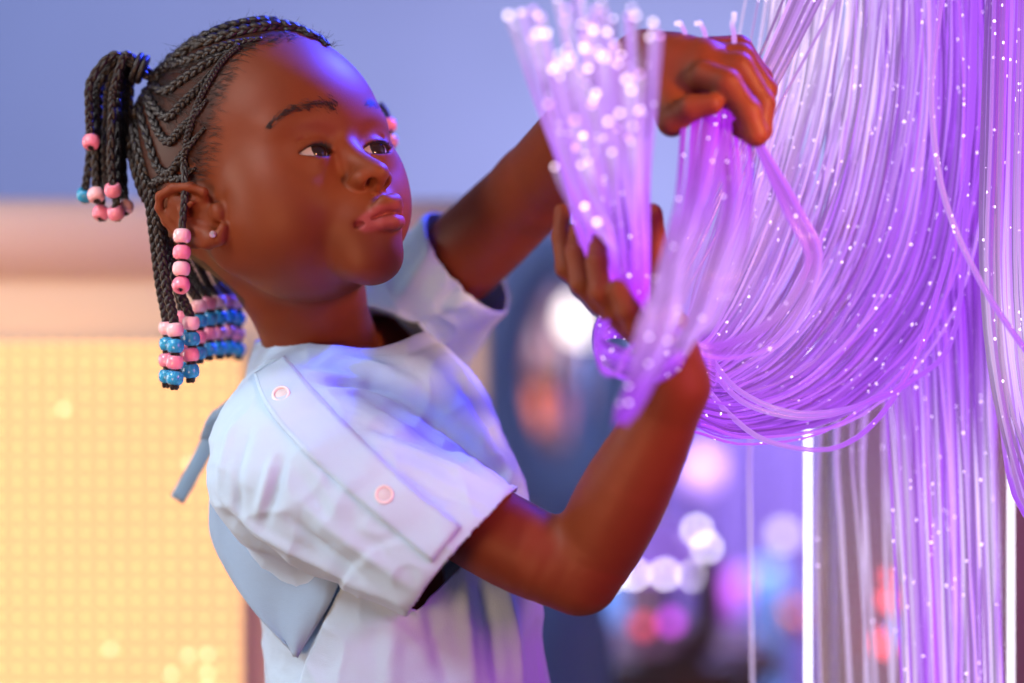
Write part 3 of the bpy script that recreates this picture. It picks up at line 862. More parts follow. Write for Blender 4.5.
for x, y in ((282, 397), (385, 496)):
    h, nn_ = hit(bvh_s, x, y, .0021)
    nn_ = (nn_ + Vector((0, -.6, 0))).normalized()
    m = MB()
    m.lathe(h, [(.0040, 0), (.0041, .0009), (.0050, .0016), (.0058, .0009), (.0058, -.0005)], nn_, 28)
    sn_ = m.build('snap_button', M_SNAP, shirt)
    m = MB(); m.lathe(h, [(.0001, .0006), (.0030, .0006), (.0040, 0)], nn_, 24)
    m.build('snap_centre', M_SNAPC, shirt)
# back flap of the smock, open below the sleeve; its shade is put into a darker blue
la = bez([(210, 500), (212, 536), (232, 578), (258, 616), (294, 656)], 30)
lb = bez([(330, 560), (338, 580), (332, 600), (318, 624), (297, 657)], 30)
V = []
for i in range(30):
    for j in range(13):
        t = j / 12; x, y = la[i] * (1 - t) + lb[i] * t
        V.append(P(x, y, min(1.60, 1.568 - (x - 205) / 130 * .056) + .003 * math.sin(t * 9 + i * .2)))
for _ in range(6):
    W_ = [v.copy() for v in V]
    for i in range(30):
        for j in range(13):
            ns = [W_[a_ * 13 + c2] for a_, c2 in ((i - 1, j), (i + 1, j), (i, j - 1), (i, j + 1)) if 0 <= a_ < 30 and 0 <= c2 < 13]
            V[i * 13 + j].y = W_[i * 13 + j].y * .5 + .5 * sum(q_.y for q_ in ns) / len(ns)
flap = link('back_flap', V, [(i * 13 + j, i * 13 + j + 1, (i + 1) * 13 + j + 1, (i + 1) * 13 + j) for i in range(29) for j in range(12)], cloth_mat('shade_blue_cotton', (.24, .38, .58)), shirt)
flap['label'] = 'back flap of the open smock, its shade painted in as darker blue'
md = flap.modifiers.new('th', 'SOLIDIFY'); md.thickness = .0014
# back tie
def ribbon(name, pts, w, th, mat, parent, nrm=(0, -1, 0)):
    c_ = bez(pts, 24); t = np.gradient(c_, axis=0); t /= np.linalg.norm(t, axis=1)[:, None]
    s_ = np.cross(t, np.array(nrm)); s_ /= np.linalg.norm(s_, axis=1)[:, None]
    V = []; 
    for i in range(24):
        V += [c_[i] - s_[i] * w / 2, c_[i] - s_[i] * w * .46 + np.array([0, -.0004, 0]), c_[i] + s_[i] * w * .46 + np.array([0, -.0004, 0]), c_[i] + s_[i] * w / 2]
    F = [(i * 4 + j, i * 4 + j + 1, (i + 1) * 4 + j + 1, (i + 1) * 4 + j) for i in range(23) for j in range(3)]
    o = link(name, V, F, mat, parent); md = o.modifiers.new('th', 'SOLIDIFY'); md.thickness = th; return o
ribbon('tie_strap', [P(228, 410, 1.62), P(214, 432, 1.63), P(196, 466, 1.635), P(177, 500, 1.64)], .0105, .0012, M_STRAP, shirt, (.1, -1, .2))
ribbon('tie_strap', [P(232, 404, 1.60), P(224, 412, 1.605), P(214, 420, 1.61), P(206, 440, 1.62)], .009, .0012, M_STRAP, shirt, (.3, -1, .1))
m = MB(); m.tube([P(221, 416, 1.605), P(224, 408, 1.600), P(229, 404, 1.598), P(230, 412, 1.60), P(224, 418, 1.604)], .0030, 8); m.build('strap_knot', M_STRAP, shirt)

# ---------------------------------------------------------------- glowing fibre strands
def strand_mat(name, gain):
    m, nt, b, out = node_mat(name)
    b.inputs['Roughness'].default_value = .22
    b.inputs['Base Color'].default_value = (.10, .06, .16, 1)
    at = nt.nodes.new('ShaderNodeAttribute'); at.attribute_name = 'glow'
    tc = nt.nodes.new('ShaderNodeTexCoord')
    vo = nt.nodes.new('ShaderNodeTexVoronoi'); vo.inputs['Scale'].default_value = 190
    nt.links.new(tc.outputs['Object'], vo.inputs['Vector'])
    sp = nt.nodes.new('ShaderNodeSeparateColor'); nt.links.new(vo.outputs['Color'], sp.inputs['Color'])
    g1 = nt.nodes.new('ShaderNodeMath'); g1.operation = 'GREATER_THAN'; g1.inputs[1].default_value = .86
    nt.links.new(sp.outputs[0], g1.inputs[0])
    l1 = nt.nodes.new('ShaderNodeMath'); l1.operation = 'LESS_THAN'; l1.inputs[1].default_value = .20
    nt.links.new(vo.outputs['Distance'], l1.inputs[0])
    mu = nt.nodes.new('ShaderNodeMath'); mu.operation = 'MULTIPLY'
    nt.links.new(g1.outputs[0], mu.inputs[0]); nt.links.new(l1.outputs[0], mu.inputs[1])
    mx = nt.nodes.new('ShaderNodeMix'); mx.data_type = 'RGBA'; mx.inputs[7].default_value = (2.2, 1.7, 2.6, 1)
    nt.links.new(mu.outputs[0], mx.inputs[0]); nt.links.new(at.outputs['Color'], mx.inputs[6])
    nt.links.new(mx.outputs[2], b.inputs['Emission Color'])
    b.inputs['Emission Strength'].default_value = gain
    tr = nt.nodes.new('ShaderNodeBsdfTransparent'); tr.inputs[0].default_value = (.93, .88, 1, 1)
    ms = nt.nodes.new('ShaderNodeMixShader')
    lw = nt.nodes.new('ShaderNodeLayerWeight'); lw.inputs['Blend'].default_value = .35
    mr = nt.nodes.new('ShaderNodeMapRange'); mr.inputs['To Min'].default_value = .62; mr.inputs['To Max'].default_value = .95
    nt.links.new(lw.outputs['Facing'], mr.inputs['Value'])
    mxx = nt.nodes.new('ShaderNodeMath'); mxx.operation = 'MAXIMUM'
    nt.links.new(mr.outputs['Result'], mxx.inputs[0]); nt.links.new(mu.outputs[0], mxx.inputs[1])
    nt.links.new(mxx.outputs[0], ms.inputs[0])
    nt.links.new(tr.outputs[0], ms.inputs[1]); nt.links.new(b.outputs[0], ms.inputs[2])
    nt.links.new(ms.outputs[0], out.inputs['Surface'])
    return m
M_STR = strand_mat('glowing_fibre', .86)
M_TIP2 = simple('violet_fibre_tip', (.8, .5, 1), emis=(.72, .42, 1.0), estr=1.8)
M_TIP = simple('bright_fibre_tip', (.9, .8, 1), emis=(.93, .80, 1.0), estr=3.2)
PURP = np.array([.33, .045, .85]); VIOL = np.array([.43, .10, .93]); LAV = np.array([.62, .33, .95]); WHI = np.array([.84, .68, 1.0]); MAG = np.array([.46, .02, .84])
def strand_mesh(items):
    """items: (points, radius, list of colours) -> mesh with its glow stored per vertex"""
    m = MB(); cols = []
    for pts, r, cc in items:
        n0 = len(m.v); n_ = len(pts)
        m.tube(pts, r, 6)
        cc = np.array(cc) * (rs.choice((.42, .7, .9, 1.0, 1.2, 1.6)) if r < .0015 else 1.1); k = np.linspace(0, len(cc) - 1, n_)
        c_ = np.stack([np.interp(k, range(len(cc)), cc[:, j]) for j in range(3)], 1)
        cols.append(np.repeat(c_, 6, axis=0))
    return m, np.concatenate(cols)
def build_strands(name, items, parent):
    m, cols = strand_mesh(items)
    o = m.build(name, M_STR, parent)
    a = o.data.color_attributes.new('glow', 'FLOAT_COLOR', 'POINT')
    buf = np.ones((len(cols), 4)); buf[:, :3] = cols
    a.data.foreach_set('color', buf.ravel().astype(np.float32))
    return o
def family(root, items, individually=100):
    items = list(items)
    for it in items[:individually]: build_strands('strand', [it], root)
    if items[individually:]: tag(build_strands('strand_mass', items[individually:], root), kind='stuff')
rs = random.Random(11)
def jit(a): return rs.gauss(0, a)
def PP(x, y, Y): return P(x, y, Y)
# A: the curtain that falls straight down
cur = empty('fibre_optic_curtain', P(935, -60, 1.66), 'tall purple curtain of glowing fibre strands hanging straight down to the bottom edge', 'fibre lights')
items = []
for i in range(190):
    t = rs.random(); x = 872 + 112 * t; Y = 1.60 + .09 * rs.random()
    xe = 908 + (x - 872) / 112 * 92 + jit(4)
    mid = x + (xe - x) * .35 + jit(4)
    base_ = VIOL * .75 if rs.random() < .6 else PURP
    low = WHI if rs.random() < .3 else LAV if rs.random() < .6 else VIOL
    items.append((bez([PP(x, -70, Y), PP(x + jit(2), 130, Y + jit(.004)), PP(mid, 330, Y), PP((mid + xe) / 2 + jit(3), 500, Y + jit(.006)), PP(xe, 720, Y + jit(.01))], 22), rs.uniform(.0007, .0011), [base_, base_, base_ * 1.1, low, low * 1.05]))
for x0, xb, r in ((838, 852, .0017), (852, 872, .0013), (862, 878, .0015), (884, 893, .0014), (886, 906, .0016), (905, 893, .0015), (868, 866, .0011), (754, 753, .0012), (818, 822, .0010)):
    Y = rs.uniform(1.64, 1.70)
    items.insert(0, (bez([PP(x0 + 40, -60, Y), PP(x0 + 22, 200, Y), PP(x0 + jit(2), 420, Y), PP((x0 + xb) / 2 - 3, 540, Y), PP(xb, 720, Y)], 22), r, [VIOL, VIOL, LAV * .8, WHI * .8, WHI * .75]))
family(cur, items)
# B: the hank drawn sideways to the near wrist
hank = empty('fibre_optic_hank', P(880, -60, 1.58), 'wide hank of violet strands swept down and left, looping round the lower hand', 'fibre lights')
items = []
I0 = [(795, -60, 1.60), (770, 60, 1.60), (742, 170, 1.585), (712, 270, 1.56), (690, 335, 1.53), (664, 350, 1.50)]
I1 = [(972, -60, 1.60), (976, 130, 1.60), (945, 300, 1.60), (855, 408, 1.575), (752, 436, 1.54), (690, 420, 1.50)]
for i in range(400):
    t = rs.random() ** (.62 if i % 4 else 1.6)
    bow = math.sin(t * math.pi) * 6
    jx, jy, jd = jit(10 + 9 * (1 - t)), jit(8), jit(.016)
    pts = []
    for k, (a, b_) in enumerate(zip(I0, I1)):
        w = 1 - .12 * k if k < 4 else .42
        pts.append((a[0] * (1 - t) + b_[0] * t + jx * w + jit(3.5), a[1] * (1 - t) + b_[1] * t + jy * w * .8 + jit(2), a[2] * (1 - t) + b_[2] * t + jd * w))
    whitish = max(0, min(1, 1.15 - t * 1.25 + jit(.22)))
    c0 = VIOL * (1 - whitish) + WHI * whitish * .92; c1 = VIOL * .9 * (1 - whitish) + LAV * .85 * whitish
    items.append((bez([PP(*p) for p in pts], 26), rs.uniform(.00055, .0010), [c0, c0, c1, c1 * .95, VIOL * .85, PURP]))
for pts in ([(925, 330, 1.55), (885, 410, 1.545), (835, 448, 1.54), (770, 442, 1.53), (730, 415, 1.52), (700, 380, 1.51)], [(915, 360, 1.54), (870, 400, 1.535), (810, 418, 1.53), (748, 405, 1.52), (712, 372, 1.51)], [(955, 330, 1.56), (910, 382, 1.55), (850, 408, 1.54), (790, 412, 1.53), (738, 390, 1.52), (706, 352, 1.51)]):
    items.insert(0, (bez([PP(975, -60, 1.56), PP(968, 160, 1.56)] + [PP(*p) for p in pts], 30), .0018, [VIOL, VIOL, VIOL, LAV * .8, VIOL]))
for i in range(16):
    a = jit(1)
    items.insert(0, (bez([PP(838 + 12 * a, -60, 1.56), PP(786 + 9 * a, 50, 1.55), PP(734 + 8 * a, 150, 1.53), PP(690 + 7 * a + jit(3), 245, 1.51), PP(652 + 5 * a, 325, 1.49)], 22), rs.uniform(.0008, .0012), [LAV, LAV * .8, LAV * .7, VIOL * .8, PURP]))
# the loop round the wrist and into the palm
for i in range(80):
    a = rs.gauss(0, 1)
    a = max(-1.8, min(1.8, a)); b2 = rs.uniform(-1, 1)
    c_ = PURP if rs.random() < .7 else VIOL * .8
    pts = [(715, 372 + 9 * a, 1.50), (668, 350 + 9 * b2, 1.50), (620, 322 + 8 * a, 1.475), (599 - 2 * b2, 334 + 6 * a, 1.44), (612 + 7 * a, 357 + 10 * b2, 1.405), (646 + 3 * a, 370 + 13 * b2, 1.385), (676 + 2 * a, 356 + 11 * b2, 1.383), (682 + a, 338 + 4 * b2, 1.392), (664, 318 + 4 * b2, 1.405), (640 + 3 * a, 305, 1.408)]
    items.insert(4, (bez([PP(*p) for p in pts], 40), rs.uniform(.0011, .0015), [VIOL, PURP, c_, c_, c_, c_, MAG * .8]))
for pts in ([(640, 330, 1.40), (612, 318, 1.39), (598, 345, 1.385), (603, 372, 1.385), (618, 372, 1.385), (626, 352, 1.39), (640, 340, 1.395)], ):
    items.insert(0, (bez([PP(*p) for p in pts], 30), .0016, [PURP, PURP, VIOL * .8, PURP]))
family(hank, items)
# C: the bunch standing up out of the near hand, bright ends on top
bun = empty('fibre_optic_bunch', P(622, 270, 1.415), 'flaring bunch of strands with bright white tips rising from the lower hand', 'fibre lights')
def with_tips(root, items, n_ind=100, tip_r=(.0008, .0017)):
    for k, it in enumerate(items[:n_ind]):
        o = build_strands('strand', [it], root)
        e = Vector(it[0][-1]); m = MB(); r = rs.uniform(*tip_r)
        d = (Vector(it[0][-1]) - Vector(it[0][-2])).normalized()
        m.lathe(e + d * .0003, [(.0001, r * .9), (r * .6, r * .7), (r, 0), (r * .8, -r * .6), (.0001, -r * .7)], d, 10)
        m.build('glowing_tip', M_TIP if k % 3 else M_TIP2, o)
items = []
ends = []
for i in range(96):
    u_ = rs.random(); v_ = rs.random()
    if v_ < .55: x = 508 + 150 * u_; y = 8 + 60 * rs.random() * (1 - .3 * u_) - 20 * (rs.random() < .35)
    else: x = 548 + 96 * u_; y = 55 + 120 * rs.random() ** 1.4
    if x < 545: y = max(y, 8 + (545 - x) * .2); y = min(y, 40)
    ends.append((x, y))
ends += [(660, 36), (585, 207), (597, 222), (576, 148), (640, 190)]
for x, y in ends:
    xb = 614 + (x - 585) * .42 + jit(3); xb = max(590, min(642, xb))
    Yt = 1.26 + .05 * rs.random() if y < 130 else 1.30 + .04 * rs.random()
    k = (270 - y) / 262
    pts = [PP(640 + jit(4), 318 + jit(4), 1.41 + jit(.004)), PP(xb + 6, 285, 1.412 + jit(.005)), PP(xb + (x - xb) * .35 / max(k, .6) * k, 270 - (270 - y) * .38, 1.39 + jit(.006)), PP(xb + (x - xb) * .72, 270 - (270 - y) * .72, 1.34 + jit(.004)), PP(x, y, Yt)]
    tone = WHI if rs.random() < .5 else LAV
    items.append((bez(pts, 18), rs.uniform(.0011, .0017), [MAG, MAG * 1.1 + VIOL * .1, VIOL * 1.3, VIOL * .5 + LAV * .6, LAV * .8, tone * .85]))
with_tips(bun, items)
# D: the bunch falling out of the far hand
fal = empty('fibre_optic_bunch', P(722, 112, 1.43), 'blurred bunch of strands falling out of the upper closed fist', 'fibre lights')
items = []
for i in range(54):
    g = rs.random()
    if g < .52:
        a, b2 = jit(1), jit(1)
        pts = [(708 + 7 * a, 96, 1.44), (703 + 10 * a, 124, 1.43), (694 + 8 * a, 190, 1.37), (676 + 8 * a + 4 * b2, 260, 1.32), (656 + 7 * a - 3 * b2, 330, 1.30), (636 + 5 * a + 3 * b2, 385, 1.30), (622 + 4 * a, 412 + 8 * b2, 1.30)]
        cc = [MAG, MAG, VIOL, LAV * .9, LAV * .95, VIOL * .9, PURP]
    elif g < .86:
        a, b2 = jit(1), jit(1)
        pts = [(728 + 8 * a, 96, 1.45), (733 + 11 * a, 130, 1.44), (738 + 9 * a, 200, 1.38), (724 + 11 * a, 265, 1.34), (702 + 10 * a, 322, 1.335), (684 + 7 * a, 346 + 6 * b2, 1.335)]
        cc = [MAG, MAG, VIOL, LAV * .9, LAV, LAV * .8]
    else:
        a = rs.random()
        pts = [(742, 100, 1.45), (752 + 6 * a, 136, 1.44), (784 + 18 * a, 210, 1.43), (806 + 16 * a, 262, 1.43), (770 + 20 * a, 318 + 20 * a, 1.43), (712 + 10 * a, 345 + 15 * a, 1.43), (672, 330 + 10 * a, 1.42)]
        cc = [MAG, VIOL, VIOL, LAV * .8, VIOL, VIOL]
    items.append((bez([PP(*p) for p in pts], 24), rs.uniform(.0009, .0014), cc))
for x in (682, 702, 731):
    items.insert(0, (bez([PP(x + 3, 50, 1.452), PP(x + 3, 34, 1.45), PP(x + 1 - (x < 710) * 2, 25, 1.448), PP(x - 2 + 5 * (x > 710), 19 if x > 710 else 23, 1.446), PP(x - 7 + 10 * (x > 710), 12 if x > 710 else 24, 1.445)], 12), .0016, [LAV, LAV, WHI, WHI * 1.3]))
family(fal, items)
# E: the second curtain at the right edge
rc = empty('fibre_optic_curtain', P(1010, -60, 1.50), 'pale lavender curtain of sparkling strands at the right edge of the photo', 'fibre lights')
items = []
for i in range(130):
    t = rs.random(); x = 984 + 60 * t; Y = 1.50 + .06 * rs.random()
    items.append((bez([PP(x + 6, -70, Y), PP(x + jit(2), 120, Y), PP(x - 2 + jit(2), 280, Y), PP(x + 10, 400, Y), PP(x + 38 + jit(6), 500, Y), PP(x + 80, 560, Y)], 20), rs.uniform(.0008, .0013), [VIOL, LAV * .9, WHI * .9, LAV * .9, VIOL] if rs.random() < .5 else [VIOL, VIOL, LAV, VIOL, VIOL]))
items.insert(0, (bez([PP(950, -60, 1.47), PP(936, 40, 1.47), PP(932, 110, 1.47), PP(945, 200, 1.47), PP(985, 290, 1.47), PP(1040, 370, 1.47)], 24), .0019, [VIOL, LAV * .8, LAV * .8, VIOL]))
family(rc, items)

# ---------------------------------------------------------------- the room
def wmat(name, c, rough=.8, var=.06, sc=6, **k): return simple(name, c, rough=rough, spec=.3, var=var, bscale=sc, **k)
def struct(name, mb, mat): return tag(mb.build(name, mat, None, smooth=False), kind='structure')
M_WALL = wmat('blue_painted_wall', (.34, .39, .60))
M_BEIGE = wmat('beige_padded_wall', (.80, .68, .58))
M_FLOOR = wmat('grey_floor', (.30, .24, .28), rough=.45)
b_ = MB(); b_.box((0, 5.05, 1.5), (7.2, .1, 3.2)); struct('wall_back', b_, M_WALL)
b_ = MB(); b_.box((0, 2.2, -.05), (7.2, 5.8, .1)); struct('floor', b_, M_FLOOR)
b_ = MB(); b_.box((-3.6, 2.2, 1.5), (.1, 5.8, 3.2)); struct('wall_left', b_, M_WALL)
# padded bench back with the light panel
def X_(px, Y): return (px - 512) * KPX * Y
def Z_(py, Y): return CAMZ - (py - 341.5) * KPX * Y
YB = 2.02
half = empty('padded_partition', (-.5, YB + .1, 0), 'low beige padded partition behind the child, under the blue wall', 'partition')
xr = X_(488, YB); zt = Z_(196, YB)
m = MB(); w_ = 1.6; cx = xr - w_ / 2
m.box((cx, YB + .10, zt / 2 - .03), (w_, .16, zt - .06)); m.build('panel_body', M_BEIGE, half, smooth=False)
m = MB()
prof = [(-.09, -.065), (-.095, -.02), (-.085, -.004), (-.05, 0), (.05, 0), (.085, -.004), (.095, -.02), (.09, -.065)]
V = []
for xx in (xr - w_ - .01, xr + .01):
    V += [(xx, YB + .10 + a_, zt + c_) for a_, c_ in prof]
n_ = len(prof); m.add(V, [(i, (i + 1) % n_, n_ + (i + 1) % n_, n_ + i) for i in range(n_)] + [tuple(range(n_))[::-1], tuple(range(n_, 2 * n_))])
m.build('top_pad', wmat('pale_pink_pad', (.90, .76, .74)), half)
M_LEDW = simple('warm_led_bar', (.9, .6, .3), emis=(1.0, .64, .29), estr=.92)
M_LEDP = simple('diffuser_plate', (.42, .30, .25), emis=(.95, .60, .42), estr=.25, rough=.5)
pan = empty('light_panel', (X_(110, YB), YB - .012, Z_(520, YB)), 'warm yellow square-grid light panel on the partition at the left', 'light panel')
x0, x1 = X_(-60, YB), X_(245, YB); z1, z0 = Z_(342, YB), Z_(760, YB); pit = 16.8 * KPX * YB
m = MB(); m.box(((x0 + x1) / 2, YB - .010, (z0 + z1) / 2), (x1 - x0, .02, z1 - z0)); m.build('back_plate', M_LEDP, pan, smooth=False)
m = MB(); zz = z1 - .003
xs_ = []; x = x1 - .003
while x > x0:
    m.box((x, YB - .024, (z0 + z1) / 2), (pit * .22, .008, z1 - z0)); x -= pit
z = zz
while z > z0:
    m.box(((x0 + x1) / 2, YB - .0245, z), (x1 - x0, .0085, pit * .22)); z -= pit
m.build('lattice', M_LEDW, pan, smooth=False)
M_LEDB = simple('led_point', (1, .8, .5), emis=(1.0, .74, .42), estr=1.9)
for px, py in ((193, 462), (176, 670), (193, 651), (212, 669), (212, 650), (212, 683), (70, 408), (116, 645)):
    m = MB(); m.lathe((X_(px, YB), YB - .030, Z_(py, YB)), [(.0001, .003), (.002, .002), (.0028, 0), (.0028, -.002)], (0, -1, 0), 10)
    m.build('led', M_LEDB, pan)
# far right: soft shapes deep in the room
def col(name): return None
M_FRAME = wmat('blue_frame_paint', (.20, .30, .62), rough=.4)
M_DARK = wmat('dusky_mauve', (.22, .13, .17))
M_PINKW = wmat('pink_counter_top', (.62, .40, .46), rough=.4)
M_BROWN = wmat('brown_wood', (.20, .10, .07), rough=.4)
M_DRAPE = wmat('violet_drape_cloth', (.34, .24, .62), rough=.7, emis=None)
M_VIO = simple('violet_lit_acrylic', (.3, .1, .8), emis=(.32, .14, .95), estr=.55)
M_BULB = simple('white_bulb', (1, 1, 1), emis=(1.0, .93, 1.0), estr=11)
M_MAGB = simple('magenta_bulb', (.8, .1, .9), emis=(.8, .10, 1.0), estr=2.2)
M_REDB = simple('red_bulb', (.9, .1, .1), emis=(1.0, .10, .14), estr=1.8)
M_ORB = simple('orange_plastic', (.85, .20, .04), rough=.4)
M_BLUP = simple('blue_plastic', (.14, .30, .66), rough=.4)
def ell_ring(name, px, py, rx, ry, Y, th, mat, parent):
    s_ = KPX * Y; c = P(px, py, Y); m = MB()
    t = np.linspace(0, 2 * math.pi, 61)
    m.tube([c + Vector((rx * s_ * math.cos(a), 0, ry * s_ * math.sin(a))) for a in t], th, 10, cap=False)
    return m.build(name, mat, parent)
YM = 3.35
mir = empty('oval_hoop', P(560, 480, YM), 'blurred blue oval hoop standing behind the smock, around shelves of jars', 'hoop')
m = MB(); m.lathe(Vector((P(560, 480, YM).x, YM, 0)), [(.09, 0), (.09, .02), (.04, .04), (.035, P(560, 488, YM).z)], (0, 0, 1), 20); m.build('stand', M_FRAME, mir)
ell_ring('frame', 560, 372, 64, 118, YM, .045, M_FRAME, mir)
def lamp_globe(name, px, py, Y, rad, mat, label, cat='lamp', group=None):
    m = MB(); c = P(px, py, Y)
    pr = [(rad * math.sin(a), -rad * math.cos(a)) for a in np.linspace(.02, math.pi - .25, 14)]
    root = empty(name, Vector((c.x, c.y, 0)), label, cat, group)
    m.lathe(c, pr, (0, 0, 1), 20); m.build('globe', mat, root)
    zf = c.z - rad; m = MB(); m.lathe(Vector((c.x, c.y, 0)), [(.03, 0), (.03, .012), (.008, .02), (.008, zf + .002), (rad * .3, zf + .004)], (0, 0, 1), 14); m.build('pole', M_DARK, root)
    m = MB(); m.lathe(c + Vector((0, 0, rad * .97)), [(rad * .24, -.004), (rad * .26, .01), (rad * .2, rad * .4), (.002, rad * .42)], (0, 0, 1), 14); m.build('cap', M_DARK, root)
    return root
lamp_globe('globe_lamp', 584, 318, 3.55, .034, simple('warm_white_globe', (1, .9, .8), emis=(1.0, .88, .80), estr=3.0), 'round warm white lamp glowing just below the lower hand')
lamp_globe('globe_lamp', 552, 262, 3.7, .040, simple('peach_globe', (1, .8, .7), emis=(.95, .70, .62), estr=.9), 'large soft peach lamp between the far sleeve and the lower hand')
lamp_globe('globe_lamp', 575, 240, 3.9, .040, M_VIO, 'violet lamp behind the fingertips of the lower hand')
# cupboard and shelves under / beside the mirror
YC = 4.2
sh = empty('display_shelf', P(560, 700, YC), 'dusky open shelf unit full of coloured jars behind the mirror', 'shelf')
xa, xb_ = X_(470, YC), X_(640, YC)
m = MB(); m.box(((xa + xb_) / 2, YC + .2, .5), (xb_ - xa, .02, 1.0)); m.build('back_board', M_DARK, sh, smooth=False)
for sx_ in (xa, xb_):
    m = MB(); m.box((sx_, YC + .05, .56), (.03, .32, 1.12)); m.build('side_panel', M_DARK, sh, smooth=False)
for zz in (Z_(300, YC), Z_(360, YC), Z_(425, YC), Z_(520, YC), Z_(640, YC)):
    m = MB(); m.box(((xa + xb_) / 2, YC + .05, zz - .012), (xb_ - xa - .03, .3, .024)); m.build('shelf_board', M_BROWN, sh, smooth=False)
def jar(px, py, Y, r, h, mat, label):
    c = P(px, py, Y); t = empty('jar', c, label, 'jar', None)
    m = MB(); m.lathe(c, [(.001, 0), (r, 0), (r, h * .8), (r * .7, h * .9), (r * .7, h), (.001, h)], (0, 0, 1), 16); m.build('jar_body', mat, t)
    m = MB(); m.lathe(c + Vector((0, 0, h + .0005)), [(.001, 0), (r * .78, 0), (r * .78, h * .14), (.001, h * .14)], (0, 0, 1), 16); m.build('lid', M_DARK, t)
M_CREAM = wmat('cream_glaze', (.70, .55, .50)); M_ROSE = wmat('rose_glaze', (.45, .14, .20))
jar(536, 300, YC, .032, .075, M_CREAM, 'blurred cream jar on the top shelf, left of the hand')
jar(520, 360, YC, .028, .060, M_ROSE, 'blurred rose jar on the second shelf, left one')
jar(548, 360, YC, .030, .070, M_CREAM, 'blurred cream jar on the second shelf, right of the rose jar')
jar(530, 425, YC, .038, .075, M_ORB, 'bright orange jar low in the mirror area, left')
jar(562, 425, YC, .030, .060, M_ROSE, 'small rose jar beside the orange jar')
# tall blue column lamps / stands
def post(px, py0, py1, Y, r, mat, label, cat='post'):
    c = P(px, py1, Y); h = P(px, py0, Y).z - c.z
    m = MB(); m.lathe(c, [(r * 1.35, 0), (r * 1.35, .02), (r, .03), (r, h - .05), (r * .8, h - .01), (.002, h)], (0, 0, 1), 20)
    return tag(m.build('padded_post', mat), label, cat)
post(594, 345, 900, 3.7, .040, M_BLUP, 'blue padded post behind the forearm, below the white lamp')
post(768, 560, 900, 3.6, .034, M_BLUP, 'short blue padded post left of the bright light tube')
post(572, 590, 900, 2.35, .040, wmat('steel_blue', (.22, .36, .62)), 'steel blue post at the bottom beside the elbow')
# table with the domed lamp
YT = 2.9
tb = empty('counter', P(670, 660, YT), 'pink topped counter carrying the domed lamp', 'counter')
ztp = Z_(636, YT)
m = MB(); m.box((X_(655, YT), YT, ztp - .015), (.26, .3, .03)); m.build('counter_top', M_PINKW, tb, smooth=False)
m = MB(); m.box((X_(655, YT), YT + .02, (ztp - .03) / 2), (.24, .25, ztp - .03)); m.build('cabinet', M_BROWN, tb, smooth=False)
dl = empty('dome_lamp', P(660, 600, YT), 'violet dome lamp ringed with round white bulbs, behind the elbow', 'lamp')
c = P(660, 574, YT); R_ = .062
m = MB(); m.lathe(c, [(R_ * math.cos(a), R_ * 1.05 * math.sin(a)) for a in np.linspace(0, math.pi / 2 - .02, 12)], (0, 0, 1), 28); m.build('dome', simple('violet_dome', (.30, .12, .70), rough=.15, emis=(.42, .22, .95), estr=.50), dl)
m = MB(); m.lathe(c, [(.018, 0), (.012, -.02), (.012, (ztp - c.z) + .012), (.045, (ztp - c.z) + .008), (.045, (ztp - c.z))], (0, 0, 1), 20); m.build('stem', M_DARK, dl)
for k in range(11):
    a = 2 * math.pi * (k + .3) / 11
    m = MB(); cc = c + Vector((R_ * 1.04 * math.cos(a), R_ * 1.04 * math.sin(a), .002 + .004 * math.sin(k)))
    m.lathe(cc, [(.0045 * math.sin(t), -.0045 * math.cos(t)) for t in np.linspace(.02, math.pi - .02, 8)], (0, 0, 1), 12); m.build('bulb', M_BULB, dl)
for k, (px, py) in enumerate(((697, 530), (707, 548), (714, 566))):
    m = MB(); m.lathe(P(px, py, YT - .02), [(.0045 * math.sin(t), -.0045 * math.cos(t)) for t in np.linspace(.02, math.pi - .02, 8)], (0, 0, 1), 12); m.build('bulb', M_BULB, dl)
def ball(px, py, Y, r, mat, label, cat='light', base=0.0):
    c = P(px, py, Y); root = empty('globe_light' if cat == 'light' else 'orange_ball', Vector((c.x, c.y, base)), label, cat)
    m = MB(); m.lathe(c, [(r * math.sin(t), -r * math.cos(t)) for t in np.linspace(.01, math.pi - .01, 12)], (0, 0, 1), 18); m.build('globe', mat, root)
    m = MB(); m.lathe(Vector((c.x, c.y, base)), [(r * .9, 0), (r * .9, .004), (.004, .006), (.004, c.z - base - r * .9), (r * .35, c.z - base - r * .93)], (0, 0, 1), 12); m.build('stand', M_DARK, root)
    return root
ball(671, 622, YT - .12, .009, M_MAGB, 'magenta glowing ball under the domed lamp', base=ztp)
ball(643, 626, YT - .10, .009, M_REDB, 'red glowing ball left of the magenta one', base=ztp)
ball(728, 662, 3.2, .020, simple('dim_red_bulb', (.9, .3, .3), emis=(1.0, .28, .28), estr=1.0), 'dim red ball near the bottom edge, left of the light tube')
ball(742, 596, 4.0, .040, simple('purple_bulb', (.5, .1, .6), emis=(.42, .08, .62), estr=.8), 'dull purple ball right of the domed lamp')
ball(783, 536, 3.3, .012, simple('soft_white_bulb', (1, .9, .95), emis=(1.0, .85, .95), estr=1.8), 'soft white ball just left of the bright light tube')
ball(700, 470, 4.1, .034, simple('pink_violet_bulb', (.7, .4, .9), emis=(.62, .36, .86), estr=.8), 'pale violet ball behind the hank of strands')
ball(790, 620, 3.45, .022, M_ORB, 'orange ball beside the bottom of the light tube', 'ball')
